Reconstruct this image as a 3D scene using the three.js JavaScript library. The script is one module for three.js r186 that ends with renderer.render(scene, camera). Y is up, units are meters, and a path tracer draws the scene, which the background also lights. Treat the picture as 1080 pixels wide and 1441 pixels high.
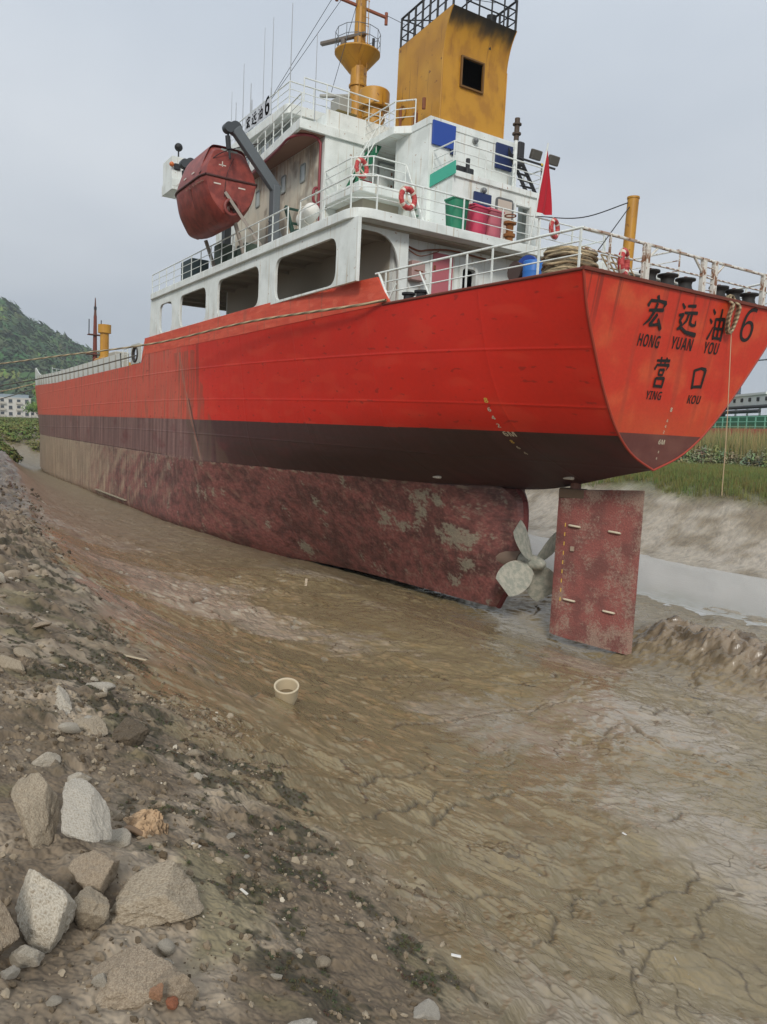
import * as THREE from 'three';
import { mergeGeometries, mergeVertices, toCreasedNormals } from 'three/addons/utils/BufferGeometryUtils.js';
import { RoundedBoxGeometry } from 'three/addons/geometries/RoundedBoxGeometry.js';
import { ConvexGeometry } from 'three/addons/geometries/ConvexGeometry.js';
import { FontLoader } from 'three/addons/loaders/FontLoader.js';

// ------------------------------------------------------------------ camera, sky, sun
// x = ship forward, y = up, z = ship starboard, metres; y = 0 is the keel line at the stern
const scene = new THREE.Scene();
const camera = new THREE.PerspectiveCamera(67.2, 767 / 1024, 0.1, 6000);
camera.position.set(-13.42, 6.354, -18.24);
camera.rotation.set(-0.113, -(Math.PI / 2 + 0.5743), 0.0299, 'YXZ');
const renderer = new THREE.WebGLRenderer({ antialias: true });
renderer.toneMapping = THREE.LinearToneMapping;
renderer.toneMappingExposure = 1.5;
renderer.shadowMap.enabled = true;

const HEEL = 0.021;
const sun = new THREE.DirectionalLight(0xfff9f0, 1.5);
sun.position.set(-78, 72, -62); sun.target.position.set(10, 0, 0);
sun.castShadow = true; sun.shadow.radius = 24; sun.shadow.mapSize.set(4096, 4096);
Object.assign(sun.shadow.camera, { left: -70, right: 90, top: 60, bottom: -60, near: 1, far: 300 });
scene.add(sun, sun.target);

// ------------------------------------------------------------------ noise
function rng(seed) { let a = seed >>> 0; return () => { a = (a + 0x6D2B79F5) | 0; let t = Math.imul(a ^ (a >>> 15), 1 | a); t = (t + Math.imul(t ^ (t >>> 7), 61 | t)) ^ t; return ((t ^ (t >>> 14)) >>> 0) / 4294967296; }; }
const PERM = new Uint8Array(512), GX = new Float32Array(256), GY = new Float32Array(256);
{ const r = rng(77), p = [...Array(256).keys()]; for (let i = 255; i > 0; i--) { const j = Math.floor(r() * (i + 1)); [p[i], p[j]] = [p[j], p[i]]; }
  for (let i = 0; i < 512; i++) PERM[i] = p[i & 255]; for (let i = 0; i < 256; i++) { const a = i / 256 * Math.PI * 2; GX[i] = Math.cos(a); GY[i] = Math.sin(a); } }
function noise(x, y) {                       // gradient noise, about -0.8 .. 0.8
  const xi = Math.floor(x), yi = Math.floor(y), fx = x - xi, fy = y - yi, X = xi & 255, Y = yi & 255;
  const u = fx * fx * fx * (fx * (fx * 6 - 15) + 10), v = fy * fy * fy * (fy * (fy * 6 - 15) + 10);
  const a = PERM[PERM[X] + Y], b = PERM[PERM[X + 1] + Y], c = PERM[PERM[X] + Y + 1], d = PERM[PERM[X + 1] + Y + 1];
  const n0 = GX[a] * fx + GY[a] * fy, n1 = GX[b] * (fx - 1) + GY[b] * fy, n2 = GX[c] * fx + GY[c] * (fy - 1), n3 = GX[d] * (fx - 1) + GY[d] * (fy - 1);
  return 1.4 * (n0 + u * (n1 - n0) + v * (n2 + u * (n3 - n2) - n0 - u * (n1 - n0)));
}
function fbm(x, y, o = 4) { let s = 0, a = 0.5; for (let i = 0; i < o; i++) { s += a * noise(x, y); x = x * 2.03 + 17.3; y = y * 2.03 - 9.1; a *= 0.5; } return s; }
function ridge(x, y, o = 3) { let s = 0, a = 0.5; for (let i = 0; i < o; i++) { s += a * (1 - 2 * Math.abs(noise(x, y))); x = x * 2.1 + 5.2; y = y * 2.1 + 11.7; a *= 0.5; } return s; }
const clamp = (x, a = 0, b = 1) => x < a ? a : x > b ? b : x;
const sstep = (a, b, x) => { const t = clamp((x - a) / (b - a)); return t * t * (3 - 2 * t); };
const lerp = (a, b, t) => a + (b - a) * t;
const mix3 = (a, b, t) => [a[0] + (b[0] - a[0]) * t, a[1] + (b[1] - a[1]) * t, a[2] + (b[2] - a[2]) * t];
function interp(pts, x) { if (x <= pts[0][0]) return pts[0][1]; for (let i = 1; i < pts.length; i++) if (x <= pts[i][0]) { const a = pts[i - 1], b = pts[i]; return a[1] + (b[1] - a[1]) * (x - a[0]) / (b[0] - a[0]); } return pts[pts.length - 1][1]; }
function smoothInterp(pts, x) {              // monotone cubic
  const n = pts.length; if (x <= pts[0][0]) return pts[0][1]; if (x >= pts[n - 1][0]) return pts[n - 1][1];
  let i = 1; while (x > pts[i][0]) i++; i--;
  const sl = k => k < 0 || k >= n - 1 ? null : (pts[k + 1][1] - pts[k][1]) / (pts[k + 1][0] - pts[k][0]);
  const m = k => { const a = sl(k - 1), b = sl(k); if (a === null) return b; if (b === null) return a; return a * b <= 0 ? 0 : 2 * a * b / (a + b); };
  const h = pts[i + 1][0] - pts[i][0], t = (x - pts[i][0]) / h, t2 = t * t, t3 = t2 * t;
  return (2 * t3 - 3 * t2 + 1) * pts[i][1] + (t3 - 2 * t2 + t) * h * m(i) + (-2 * t3 + 3 * t2) * pts[i + 1][1] + (t3 - t2) * h * m(i + 1);
}

// ------------------------------------------------------------------ overcast sky
{
  const w = 1024, h = 512, d = new Float32Array(w * h * 4);
  for (let j = 0; j < h; j++) for (let i = 0; i < w; i++) {
    const el = ((j + 0.5) / h - 0.5) * Math.PI, az = (i + 0.5) / w * Math.PI * 2;
    const s = Math.max(0, Math.sin(el));
    const X = Math.cos(az) * Math.cos(el), Z = Math.sin(az) * Math.cos(el), k = 1 / (s + 0.22);
    const cl = fbm(X * k * 0.9 + 3.1, Z * k * 0.9, 5) * 0.75 + 0.45 * fbm(X * k * 0.35 - 5, Z * k * 0.35 + 2, 3);
    let L = 0.362 + 0.29 * s + 0.15 * cl * (0.45 + 0.55 * sstep(0, 0.25, s));
    const tint = 0.5 + 0.5 * clamp(cl * 1.6, -1, 1);
    const o = (j * w + i) * 4;
    d[o] = L * lerp(0.89, 0.965, tint); d[o + 1] = L * lerp(1.0, 1.01, tint); d[o + 2] = L * lerp(1.15, 1.06, tint); d[o + 3] = 1;
    if (el < 0) { d[o] = 0.3; d[o + 1] = 0.3; d[o + 2] = 0.3; }
  }
  const t = new THREE.DataTexture(d, w, h, THREE.RGBAFormat, THREE.FloatType);
  t.mapping = THREE.EquirectangularReflectionMapping; t.magFilter = t.minFilter = THREE.LinearFilter; t.wrapS = THREE.RepeatWrapping; t.needsUpdate = true;
  scene.background = t; scene.environment = t;
}

// ------------------------------------------------------------------ texture and mesh helpers
function tex(w, h, fn, { srgb = true, repeat = true } = {}) {
  const d = new Uint8Array(w * h * 4);
  for (let j = 0; j < h; j++) for (let i = 0; i < w; i++) {
    const c = fn((i + 0.5) / w, (j + 0.5) / h), o = (j * w + i) * 4;
    if (typeof c === 'number') { const v = clamp(c) * 255; d[o] = d[o + 1] = d[o + 2] = v; }
    else { d[o] = clamp(c[0], 0, 255); d[o + 1] = clamp(c[1], 0, 255); d[o + 2] = clamp(c[2], 0, 255); }
    d[o + 3] = 255;
  }
  const t = new THREE.DataTexture(d, w, h); t.magFilter = THREE.LinearFilter; t.minFilter = THREE.LinearMipmapLinearFilter; t.generateMipmaps = true;
  t.wrapS = t.wrapT = repeat ? THREE.RepeatWrapping : THREE.ClampToEdgeWrapping; if (srgb) t.colorSpace = THREE.SRGBColorSpace; t.needsUpdate = true; return t;
}
// noise on a torus so that tiles meet: blend of shifted copies
function tileable(f) { return (u, v) => { const a = sstep(0, 0.18, u), b = sstep(0, 0.18, v); if (a === 1 && b === 1) return f(u, v);
  const L = (p, q, t) => t === 1 ? q() : typeof q() === 'number' ? lerp(p(), q(), t) : mix3(p(), q(), t);
  return L(() => L(() => f(u + 1, v + 1), () => f(u, v + 1), a), () => L(() => f(u + 1, v), () => f(u, v), a), b); }; }
const std = (color, roughness = 0.6, o = {}) => new THREE.MeshStandardMaterial({ color, roughness, metalness: 0, ...o });
function metreUV(g, k = 1) {                 // box mapping in metres
  if (g.index) g = g.toNonIndexed();
  if (!g.attributes.normal) g.computeVertexNormals();
  const p = g.attributes.position, uv = new Float32Array(p.count * 2), A = new THREE.Vector3(), B = new THREE.Vector3(), C = new THREE.Vector3();
  for (let i = 0; i < p.count; i += 3) {
    A.fromBufferAttribute(p, i); B.fromBufferAttribute(p, i + 1); C.fromBufferAttribute(p, i + 2);
    const n = B.clone().sub(A).cross(C.clone().sub(A)), ax = Math.abs(n.x), ay = Math.abs(n.y), az = Math.abs(n.z);
    [A, B, C].forEach((q, m) => { const [a, b] = ay > ax && ay > az ? [q.x, q.z] : ax > az ? [q.z, q.y] : [q.x, q.y]; uv[(i + m) * 2] = a * k; uv[(i + m) * 2 + 1] = b * k; });
  }
  g.setAttribute('uv', new THREE.BufferAttribute(uv, 2)); return g;
}
const V = (x, y, z) => new THREE.Vector3(x, y, z);
const S = (s, p, h) => new THREE.Vector3(s, h, -p);              // ship coordinates: forward, port, height
function xf(g, { pos, rot, scale, q } = {}) { const m = new THREE.Matrix4().compose(pos || V(0, 0, 0), q || new THREE.Quaternion().setFromEuler(new THREE.Euler(...(rot || [0, 0, 0]))), scale || V(1, 1, 1)); return g.applyMatrix4(m); }
function box(s0, s1, p0, p1, h0, h1, bevel = 0.012) {            // axis-aligned box in ship coordinates
  const w = Math.abs(s1 - s0), h = Math.abs(h1 - h0), d = Math.abs(p1 - p0), b = Math.min(bevel, w / 3, h / 3, d / 3);
  const g = new RoundedBoxGeometry(w, h, d, 1, b); g.translate((s0 + s1) / 2, (h0 + h1) / 2, -(p0 + p1) / 2); return g;
}
function bar(a, b, r, seg = 6, r2 = r) {                          // round bar between two points
  const d = b.clone().sub(a), L = d.length(), g = new THREE.CylinderGeometry(r2, r, L, seg, 1);
  const q = new THREE.Quaternion().setFromUnitVectors(V(0, 1, 0), d.normalize()); return xf(g, { q, pos: a.clone().add(b).multiplyScalar(0.5) });
}
function flat(a, b, w, t, up = V(0, 1, 0)) {                      // rectangular bar between two points, w across, t along up
  const d = b.clone().sub(a), L = d.length(), g = new RoundedBoxGeometry(L, t, w, 1, Math.min(w, t) * 0.12);
  const x = d.normalize(), z = x.clone().cross(up).normalize(), y = z.clone().cross(x); const m = new THREE.Matrix4().makeBasis(x, y, z); m.setPosition(a.clone().add(b).multiplyScalar(0.5)); return g.applyMatrix4(m);
}
function tube(pts, r, seg = 6, n = 0, closed = false) { const c = new THREE.CatmullRomCurve3(pts, closed, 'centripetal'); return new THREE.TubeGeometry(c, n || pts.length * 6, r, seg, closed); }
function strip(g) { g = g.index ? g.toNonIndexed() : g; for (const k of Object.keys(g.attributes)) if (!['position', 'normal', 'uv'].includes(k)) g.deleteAttribute(k); if (!g.attributes.normal) g.computeVertexNormals(); if (!g.attributes.uv) metreUV(g); return g; }
function M(name, geo, mat, parent, keepUV = false) {
  let g = Array.isArray(geo) ? (geo.length > 1 ? mergeGeometries(geo.map(strip)) : geo[0]) : geo;
  if (!keepUV) g = metreUV(g);
  const m = new THREE.Mesh(g, mat); m.name = name; m.castShadow = m.receiveShadow = true; if (parent) parent.add(m); return m;
}
const taken = {};
function numbered(n) { const k = taken[n] = (taken[n] ?? -1) + 1; return k ? `${n}_${String(k).padStart(3, '0')}` : n; }
function tag(o, label, category, group, kind) { o.name = numbered(o.name); Object.assign(o.userData, { label, category }); if (group) o.userData.group = group; if (kind) o.userData.kind = kind; if (!o.parent) scene.add(o); return o; }
function structure(o) { o.userData.kind = 'structure'; if (!o.parent) scene.add(o); return o; }
function thing(name, label, category, pos, group) { const g = new THREE.Group(); g.name = name; if (pos) g.position.copy(pos); return tag(g, label, category, group); }
const shipQ = new THREE.Quaternion().setFromEuler(new THREE.Euler(HEEL, 0, 0));
const toWorld = v => v.clone().applyQuaternion(shipQ);
// a thing aboard: origin at ship point (s,p,h), tilted with the ship
function aboard(name, label, category, s, p, h, group) { const g = thing(name, label, category, toWorld(S(s, p, h)), group); g.rotation.x = HEEL; return g; }
function cloneOf(o, label) { const r = o.clone(); r.name = numbered(o.name.replace(/_\d{3}$/, '')); r.userData = { ...o.userData }; if (label) r.userData.label = label; scene.add(r); return r; }
const T0 = Date.now(); const stage = s => console.log(s, ((Date.now() - T0) / 1000).toFixed(1));
// ------------------------------------------------------------------ ground: bank, tidal mud, creek, far bank
const PROFILE = [[-200, 4.5], [-60, 4.3], [-25, 3.9], [-22, 3.5], [-20, 2.6], [-18, 1.2], [-16, 0.1], [-14, -0.25], [-10, -0.24], [-8, -0.15], [-6.5, -0.10], [-4.5, -0.05], [-2.5, -0.08], [0, -0.3], [3, 0.15], [6, 0.92], [8, 1.15], [11, 1.7], [14, 2.75], [16.4, 4.1], [17.3, 4.5], [18.5, 4.78], [22, 4.95], [30, 5.2], [60, 5.4]];
const FOOT = [[-6, 16.4], [1, 15.9], [13, 14.4], [30, 12.5], [45, 10.9], [65, 9.2], [80, 8.2], [130, 7]];      // the bank draws nearer to the ship ahead
function bankP(x, z) { const p = -z; if (p < 6 || x < -6) return p; const k = interp(FOOT, x); return p < k ? 6 + (p - 6) * 10.4 / (k - 6) : 16.4 + (p - k); }
function baseHeight(x, z) {
  let y = smoothInterp(PROFILE, bankP(x, z) + 0.35 * noise(x * 0.13, z * 0.13 + 4));
  if (y > 1 && z < 0) y = 1 + (y - 1) * (1 - 0.36 * sstep(-7, 16, x));
  y -= 0.38 * Math.exp(-(((x - 2.4) / 2.4) ** 2 + ((z - 0.4) / 1.7) ** 2));                     // scour round the rudder
  y += sstep(3.5, 5.5, z) * sstep(17, 14, z) * (0.07 * noise(x * 0.35, z * 0.6) + 0.05 * noise(x * 1.1, z * 1.7));
  const mr = z - 2.4 - 0.25 * x * 0.3;                                                          // mud heap aft of the rudder
  y += (0.62 + 0.2 * noise(x * 0.7, z * 0.7)) * Math.exp(-((mr / 1.25) ** 2)) * sstep(3.4, 1.2, x) * sstep(-11, -5, x);
  return lerp(y, 4.7, sstep(88, 106, x + 6 * noise(z * 0.08, 2)));
}
const bankMask = (x, z) => sstep(15.9, 16.9, bankP(x, z) + 0.55 * noise(x * 0.5 + 9, z * 0.5) + 0.25 * noise(x * 1.9, z * 1.9));
// the larger slump cracks of this mud slope, as lines on the ground (x, z)
const CRACKS = [[[-9.25,-16.69],[-9.27,-16.56],[-9.24,-16.4]],[[-6.19,-14.75],[-5.49,-14.06],[-5.15,-13.23],[-4.91,-12.43],[-4.2,-11.1],[-3.72,-10.07],[-3.31,-8.54],[-3.15,-7.34],[-2.94,-6.21]],[[-8.35,-15.4],[-7.97,-14.83],[-7.12,-13.85],[-6.96,-13.26],[-6.93,-12.72],[-7.0,-12.23],[-7.02,-11.8]],[[-9.28,-15.84],[-8.92,-15.34],[-8.34,-14.65],[-7.67,-13.8],[-7.43,-13.15],[-7.23,-12.44],[-7.02,-11.8]],[[-8.57,-14.49],[-7.99,-13.88],[-7.75,-13.35]],[[-7.3,-11.59],[-7.08,-10.92],[-7.37,-10.92],[-7.48,-10.71],[-7.63,-10.56],[-7.76,-10.13],[-7.53,-9.52],[-7.6,-9.13],[-7.85,-8.91],[-8.15,-8.67]],[[-10.18,-15.59],[-10.01,-15.23],[-9.98,-15.01],[-9.98,-14.84]],[[-10.13,-14.7],[-9.8,-14.13],[-9.57,-13.67],[-9.48,-13.34],[-9.58,-13.07],[-9.45,-12.59],[-9.24,-12.03],[-8.86,-11.26],[-8.68,-10.9]],[[-10.63,-15.37],[-10.45,-15.07],[-10.1,-14.64]],[[-11.14,-15.31],[-10.91,-14.92],[-10.68,-14.62],[-10.41,-14.14],[-10.25,-13.68],[-10.26,-13.43],[-10.34,-13.44]],[[-10.19,-13.21],[-9.88,-12.73],[-9.59,-12.13],[-9.4,-11.47],[-9.49,-10.98]],[[-10.54,-15.87],[-10.74,-15.86],[-10.71,-15.65],[-10.84,-15.58],[-10.99,-15.61],[-11.05,-15.54]],[[-10.22,-16.41],[-10.35,-16.36],[-10.53,-16.36],[-10.45,-16.06]],[[-3.56,-6.52],[-3.95,-6.06],[-3.63,-4.48],[-3.45,-2.95],[-4.31,-2.07]],[[-4.29,-6.84],[-5.02,-7.25],[-5.56,-7.24],[-6.03,-7.05]],[[-6.01,-16.8],[-5.57,-16.3],[-5.2,-15.68],[-5.85,-15.42],[-5.04,-14.4]],[[-2.39,-12.94],[-1.84,-11.56],[-1.5,-10.09],[-1.21,-8.46]],[[3.11,-13.08],[5.67,-10.96],[5.76,-9.05],[5.88,-7.39]],[[-0.27,-6.67],[-1.46,-6.25],[-1.23,-4.39]],[[-9.95,-16.83],[-10.04,-16.52],[-10.1,-16.3]]];
const CELL = 0.5, crackCells = new Map();
CRACKS.forEach((l, li) => {
  const c = new THREE.CatmullRomCurve3(l.map(([x, z]) => V(x, 0, z))), L = c.getLength(), n = Math.max(8, Math.round(L / 0.07)), far = clamp((Math.hypot(l[0][0] + 13.4, l[0][1] + 18.2) - 3) / 14);
  const pts = c.getSpacedPoints(n).map((p, i) => { const k = 0.08 + 0.22 * far; return [p.x + k * noise(i * 0.11, li * 7.7) + 0.05 * noise(i * 0.5, li * 3.1), p.z + k * noise(i * 0.11 + 50, li * 5.3) + 0.035 * noise(i * 0.5 + 9, li)]; });
  for (let i = 0; i < pts.length - 1; i++) { const [ax, az] = pts[i], [bx, bz] = pts[i + 1], e = Math.min(1, 8 * Math.min(i + 1, n - i) / n), s = [ax, az, bx, bz, (0.010 + 0.05 * far) * (0.6 + 0.8 * Math.abs(noise(i * 0.2, li * 2.2))), e * (0.85 + 0.25 * noise(i * 0.13, li * 9.9))]; for (let cx = Math.floor((Math.min(ax, bx) - 0.4) / CELL); cx <= Math.floor((Math.max(ax, bx) + 0.4) / CELL); cx++) for (let cz = Math.floor((Math.min(az, bz) - 0.4) / CELL); cz <= Math.floor((Math.max(az, bz) + 0.4) / CELL); cz++) { const k = cx * 4096 + cz; (crackCells.get(k) || crackCells.set(k, []).get(k)).push(s); } }
});
function fissure(x, z) {                     // {d: groove 0..1, lip: raised slab behind it}
  const a = crackCells.get(Math.floor(x / CELL) * 4096 + Math.floor(z / CELL)); if (!a) return null; let best = 9, w = 0.03, e = 0, side = 0;
  for (const s of a) { const dx = s[2] - s[0], dz = s[3] - s[1], t = clamp(((x - s[0]) * dx + (z - s[1]) * dz) / (dx * dx + dz * dz + 1e-9)), px = s[0] + dx * t - x, pz = s[1] + dz * t - z, d = px * px + pz * pz; if (d < best) { best = d; w = s[4]; e = s[5]; side = pz; } }
  const d = Math.sqrt(best); if (d > 0.4) return null; return { g: e * Math.exp(-((d / w) ** 2)), lip: e * Math.exp(-d / 0.13) * (side > 0 ? 1 : 0.25), dep: Math.min(0.08, 2.4 * w) };
}
// minor slump cracks: thin fissures following the slope's contours
function crack(x, z) {
  const q = (0.93 * x - 0.36 * z + 0.9 * noise(x * 0.31 + 3, z * 0.31) + 0.35 * noise(x * 0.95, z * 0.95 + 8) + 0.12 * noise(x * 3.1, z * 3.1) + 0.05 * noise(x * 9, z * 9)) / 1.45;
  const f = q - Math.floor(q), m = sstep(0.02, 0.3, noise(x * 0.22 + Math.floor(q) * 7.3, z * 0.22 + 2));
  return { f, m };
}
function detailHeight(x, z, fine) {
  const b = bankMask(x, z), p = -z;
  let d = 0;
  const near = sstep(60, 20, Math.hypot(x + 13, z + 18));
  if (b < 1) {
    const wet = sstep(-0.15, 0.35, noise(x * 0.16 + 20, z * 0.16) + 0.02 * (p - 9));           // smooth liquid zones against wrinkled ones
    const wx = x + 0.7 * noise(x * 0.5, z * 0.5) + 0.16 * noise(x * 2.3, z * 2.3 + 5), wz = z + 0.7 * noise(x * 0.5 + 7, z * 0.5 + 3) + 0.16 * noise(x * 2.3 + 8, z * 2.3);
    const u = 0.36 * wx + 0.93 * wz, v = 0.93 * wx - 0.36 * wz; let w = 0.026 * wet * (ridge(u * 2.8, v * 0.8 + 40, 3) - 0.2);                            // rills running down the slope
    const calm = 0.35 + 0.65 * sstep(-10.2, -8.2, x), fold = Math.exp(-(((x + 2.5) / 3.6) ** 2 + ((z + 13) / 2.3) ** 2)); w *= calm; w += 0.07 * fold * (ridge(u * 0.9 + 3, v * 1.9, 3) - 0.25);
    // lobes of slumped silt lying one over the other, each with a small steep edge
    const lobe = (l, k) => { const t = l * k, i = Math.floor(t); return i + sstep(0.6, 1, t - i); };
    w += 0.024 * lobe(fbm(u * 0.55 + 12, v * 1.25, 4), 8) * (0.35 + 0.65 * wet) + (fine ? 0.008 * lobe(fbm(u * 1.9 + 2, v * 3.6 + 30, 3), 7) * sstep(-0.25, 0.2, noise(x * 0.45, z * 0.45 + 13)) : 0);
    w += calm * 0.03 * wet * (ridge(u * 0.85 + 9, v * 2.4, 3) - 0.2) * sstep(-0.25, 0.3, noise(x * 0.3 - 8, z * 0.3));   // wrinkles across it
    w += 0.045 * fbm(x * 0.8, z * 0.8, 3);
    if (fine) w += 0.006 * calm * wet * ridge(u * 4, v * 8, 2) * sstep(-0.3, 0.3, noise(x * 0.8, z * 0.8 + 60)) + 0.02 * fbm(x * 4.3, z * 4.3 + 3, 4) + 0.005 * noise(x * 21, z * 21);
    const fs = fissure(x, z); if (fs) w += Math.min(0.022, fs.dep * 0.45) * fs.lip - fs.dep * fs.g;
    const { f, m } = crack(x, z);
    w += 0.6 * m * (0.07 * (f < 0.5 ? f : f - 1) - 0.11 * Math.exp(-(((f - 0.5) / 0.024) ** 2)));
    const heap = Math.exp(-(((z - 2.4 - 0.075 * x) / 1.7) ** 2)) * sstep(3.6, 1.5, x) * sstep(-13, -6, x);
    w += heap * (0.22 * ridge(x * 1.5, z * 1.5, 4) + 0.10 * sstep(0, 0.2, fbm(x * 3.3, z * 3.3 + 8, 3)) - 0.1);
    d += (1 - b) * w * (0.35 + 0.65 * near);
  }
  if (b > 0) {
    const cr0 = 0.3 + 0.7 * sstep(-10.9, -8.8, x + 0.5 * noise(x * 1.2, z * 1.2)); let w = 0.09 * fbm(x * 0.8, z * 0.8 + 31, 3) + 0.035 * cr0 * ridge(x * 2.1, z * 2.1, 3);
    const aw = sstep(-7, 2, x); if (aw > 0) w += aw * (0.1 * ridge(x * 0.55, z * 0.8 + 4, 3) + 0.12 * sstep(0.02, 0.16, fbm(x * 1.5 + 12, z * 1.5, 3)) + 0.08 * sstep(0, 0.15, fbm(x * 4.3, z * 4.3 + 2, 2)) - 0.12);
    const lum = fbm(x * 3.1 + 50, z * 3.1, 3); w += 0.04 * cr0 * sstep(0.05, 0.2, lum);                   // clods
    if (fine) { const cm = cr0 * sstep(-0.15, 0.25, noise(x * 1.5 + 3, z * 1.5)); w += (0.006 + 0.022 * cm) * sstep(0.02, 0.14, fbm(x * 7.5 + 5, z * 7.5, 3)) + (0.003 + 0.011 * cm) * sstep(0.05, 0.25, noise(x * 18, z * 18)) + 0.006 * noise(x * 11, z * 11) + 0.0045 * noise(x * 33, z * 33); }
    d += b * w;
  }
  return d;
}
function groundY(x, z, fine = true) {
  const e = sstep(22, 26, z); let y = baseHeight(x, z) + detailHeight(x, z, fine) * (1 - 0.7 * e);
  if (x > 60) y += 0; return y;
}
// matter colours, sRGB: olive silt, grey silt with wet sheen mixed in, bank loam, dark algae, pale dry crust
const MUD_A = [131, 117, 88], MUD_B = [152, 140, 121], LOAM = [106, 92, 74], CRUST = [148, 134, 115], ALGAE = [56, 52, 38], OCHRE = [132, 108, 66], GRASS = [92, 98, 56], EARTH = [112, 96, 78];
function mudColour(x, z, lvl) {
  const b = bankMask(x, z), p = bankP(x, z);
  const n1 = noise(x * 0.21 + 40, z * 0.21), n2 = fbm(x * 0.9 + 3, z * 0.9, 3);
  let g = sstep(-0.2, 0.35, n1 + 0.45 * n2 + (lvl ? 0.22 * noise((0.36 * x + 0.93 * z) * 1.3 + n2, (0.93 * x - 0.36 * z) * 4.5) + 0.12 * noise(x * 9, z * 9) : 0) + 0.55 * sstep(-13.5, -8.5, z + 1.2 * n1) * sstep(3, -5, x) + 0.3 * sstep(-4, 6, x) * sstep(-8, -13, z) - 0.33) ;  // grey zones at either side carry wet sheen put into the colour
  if (x > 9) g = lerp(g, 0.45, sstep(9, 20, x));
  let c = mix3(MUD_A, MUD_B, g);
  const oc = sstep(0.12, 0.3, fbm(x * 0.7 - 20, z * 1.5 + 7, 3)) * (1 - g); c = mix3(c, OCHRE, 0.18 * oc);
  if (lvl) { const st = noise((0.36 * x + 0.93 * z) * 1.6 + 2 * n2, (0.93 * x - 0.36 * z) * 5 + 12) * 0.7 + noise(x * 7, z * 15) * 0.6 + 0.5 * noise(x * 33, z * 33); c = c.map(v => v * (1 + 0.06 * st)); }
  const { f, m } = crack(x, z); const hx = x + 0.25 * noise(x * 1.7, z * 1.7) + 0.07 * noise(x * 6, z * 6), hz = z + 0.25 * noise(x * 1.7 + 4, z * 1.7) + 0.07 * noise(x * 6, z * 6 + 7); if (lvl && b < 0.9) { const hu = 0.36 * hx + 0.93 * hz, hv = 0.93 * hx - 0.36 * hz, hn = Math.abs(noise(hu * 0.8 + 31, hv * 2.1)), hm = sstep(0.0, 0.25, noise(x * 0.7 + 15, z * 0.7 + 2)); c = mix3(c, [78, 66, 48], 0.75 * hm * sstep(0.028, 0.008, hn)); const h2 = Math.abs(noise(hu * 2.0 + 3, hv * 4.0)), h3 = sstep(0.05, 0.3, noise(x * 1.1 + 44, z * 1.1)); c = mix3(c, [88, 75, 56], 0.5 * h3 * sstep(0.03, 0.008, h2)); }
  const ck = m * Math.exp(-(((f - 0.5) / 0.035) ** 2)); c = mix3(c, [84, 72, 58], 0.4 * ck); const fs = fissure(x, z); if (fs) c = mix3(c, [62, 52, 39], 0.6 * fs.g);  // damp and shade inside cracks and hairlines, both put into the mud colour
  const far = sstep(15.5, 17, -(-z)); if (z > 6) { const q = fbm(x * 0.5, z * 0.9 + 5, 4); c = mix3(c, mix3([178, 168, 151], [134, 121, 99], sstep(-0.05, 0.3, q + 0.25 * sstep(18, 21, z))), 0.85 * sstep(6, 9, z)); }  // pale silt, lightened further so the colour holds some wet gloss
  if (b > 0) {
    let l = mix3(LOAM, CRUST, sstep(-0.1, 0.3, fbm(x * 1.3, z * 1.3 + 60, 4)));
    if (lvl) l = l.map(v => v * (1 + 0.16 * noise(x * 17, z * 17) + 0.10 * noise(x * 45, z * 45)));
    l = mix3(l, [106, 100, 66], 0.45 * sstep(0.1, 0.3, fbm(x * 1.6 + 13, z * 1.6, 3)));
    const aw = sstep(-7, 2, x); if (aw > 0) l = mix3(l, mix3([70, 60, 49], [138, 122, 104], sstep(-0.2, 0.3, fbm(x * 1.5 + 12, z * 1.5, 3) + 0.4 * noise(x * 4, z * 4))), 0.7 * aw);
    c = mix3(c, l, b);
  }
  const hp = Math.exp(-(((z - 2.4 - 0.075 * x) / 1.6) ** 2)) * sstep(3.6, 1.5, x) * sstep(-13, -6, x); c = mix3(c, mix3([136, 121, 104], [92, 80, 66], sstep(-0.1, 0.3, fbm(x * 1.7, z * 1.7 + 3, 4))), 0.85 * hp);
  // dark algal film growing along the foot of the bank in a ragged belt
  const belt = Math.exp(-(((p - 16.75 + 0.5 * noise(x * 0.6, z * 0.6)) / 0.55) ** 2)) * sstep(14, 3, x);
  const al = sstep(0.0, 0.22, fbm(x * 3.2 + 70, z * 3.2, 4) + 0.20 * belt - 0.16 + (lvl ? 0.26 * noise(x * 12, z * 12) + 0.2 * noise(x * 30, z * 30) : 0)) * sstep(0.05, 0.4, belt);
  c = mix3(c, ALGAE, 0.7 * al);
  return { c, b, g, al };
}
const groundMats = [];
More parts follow.
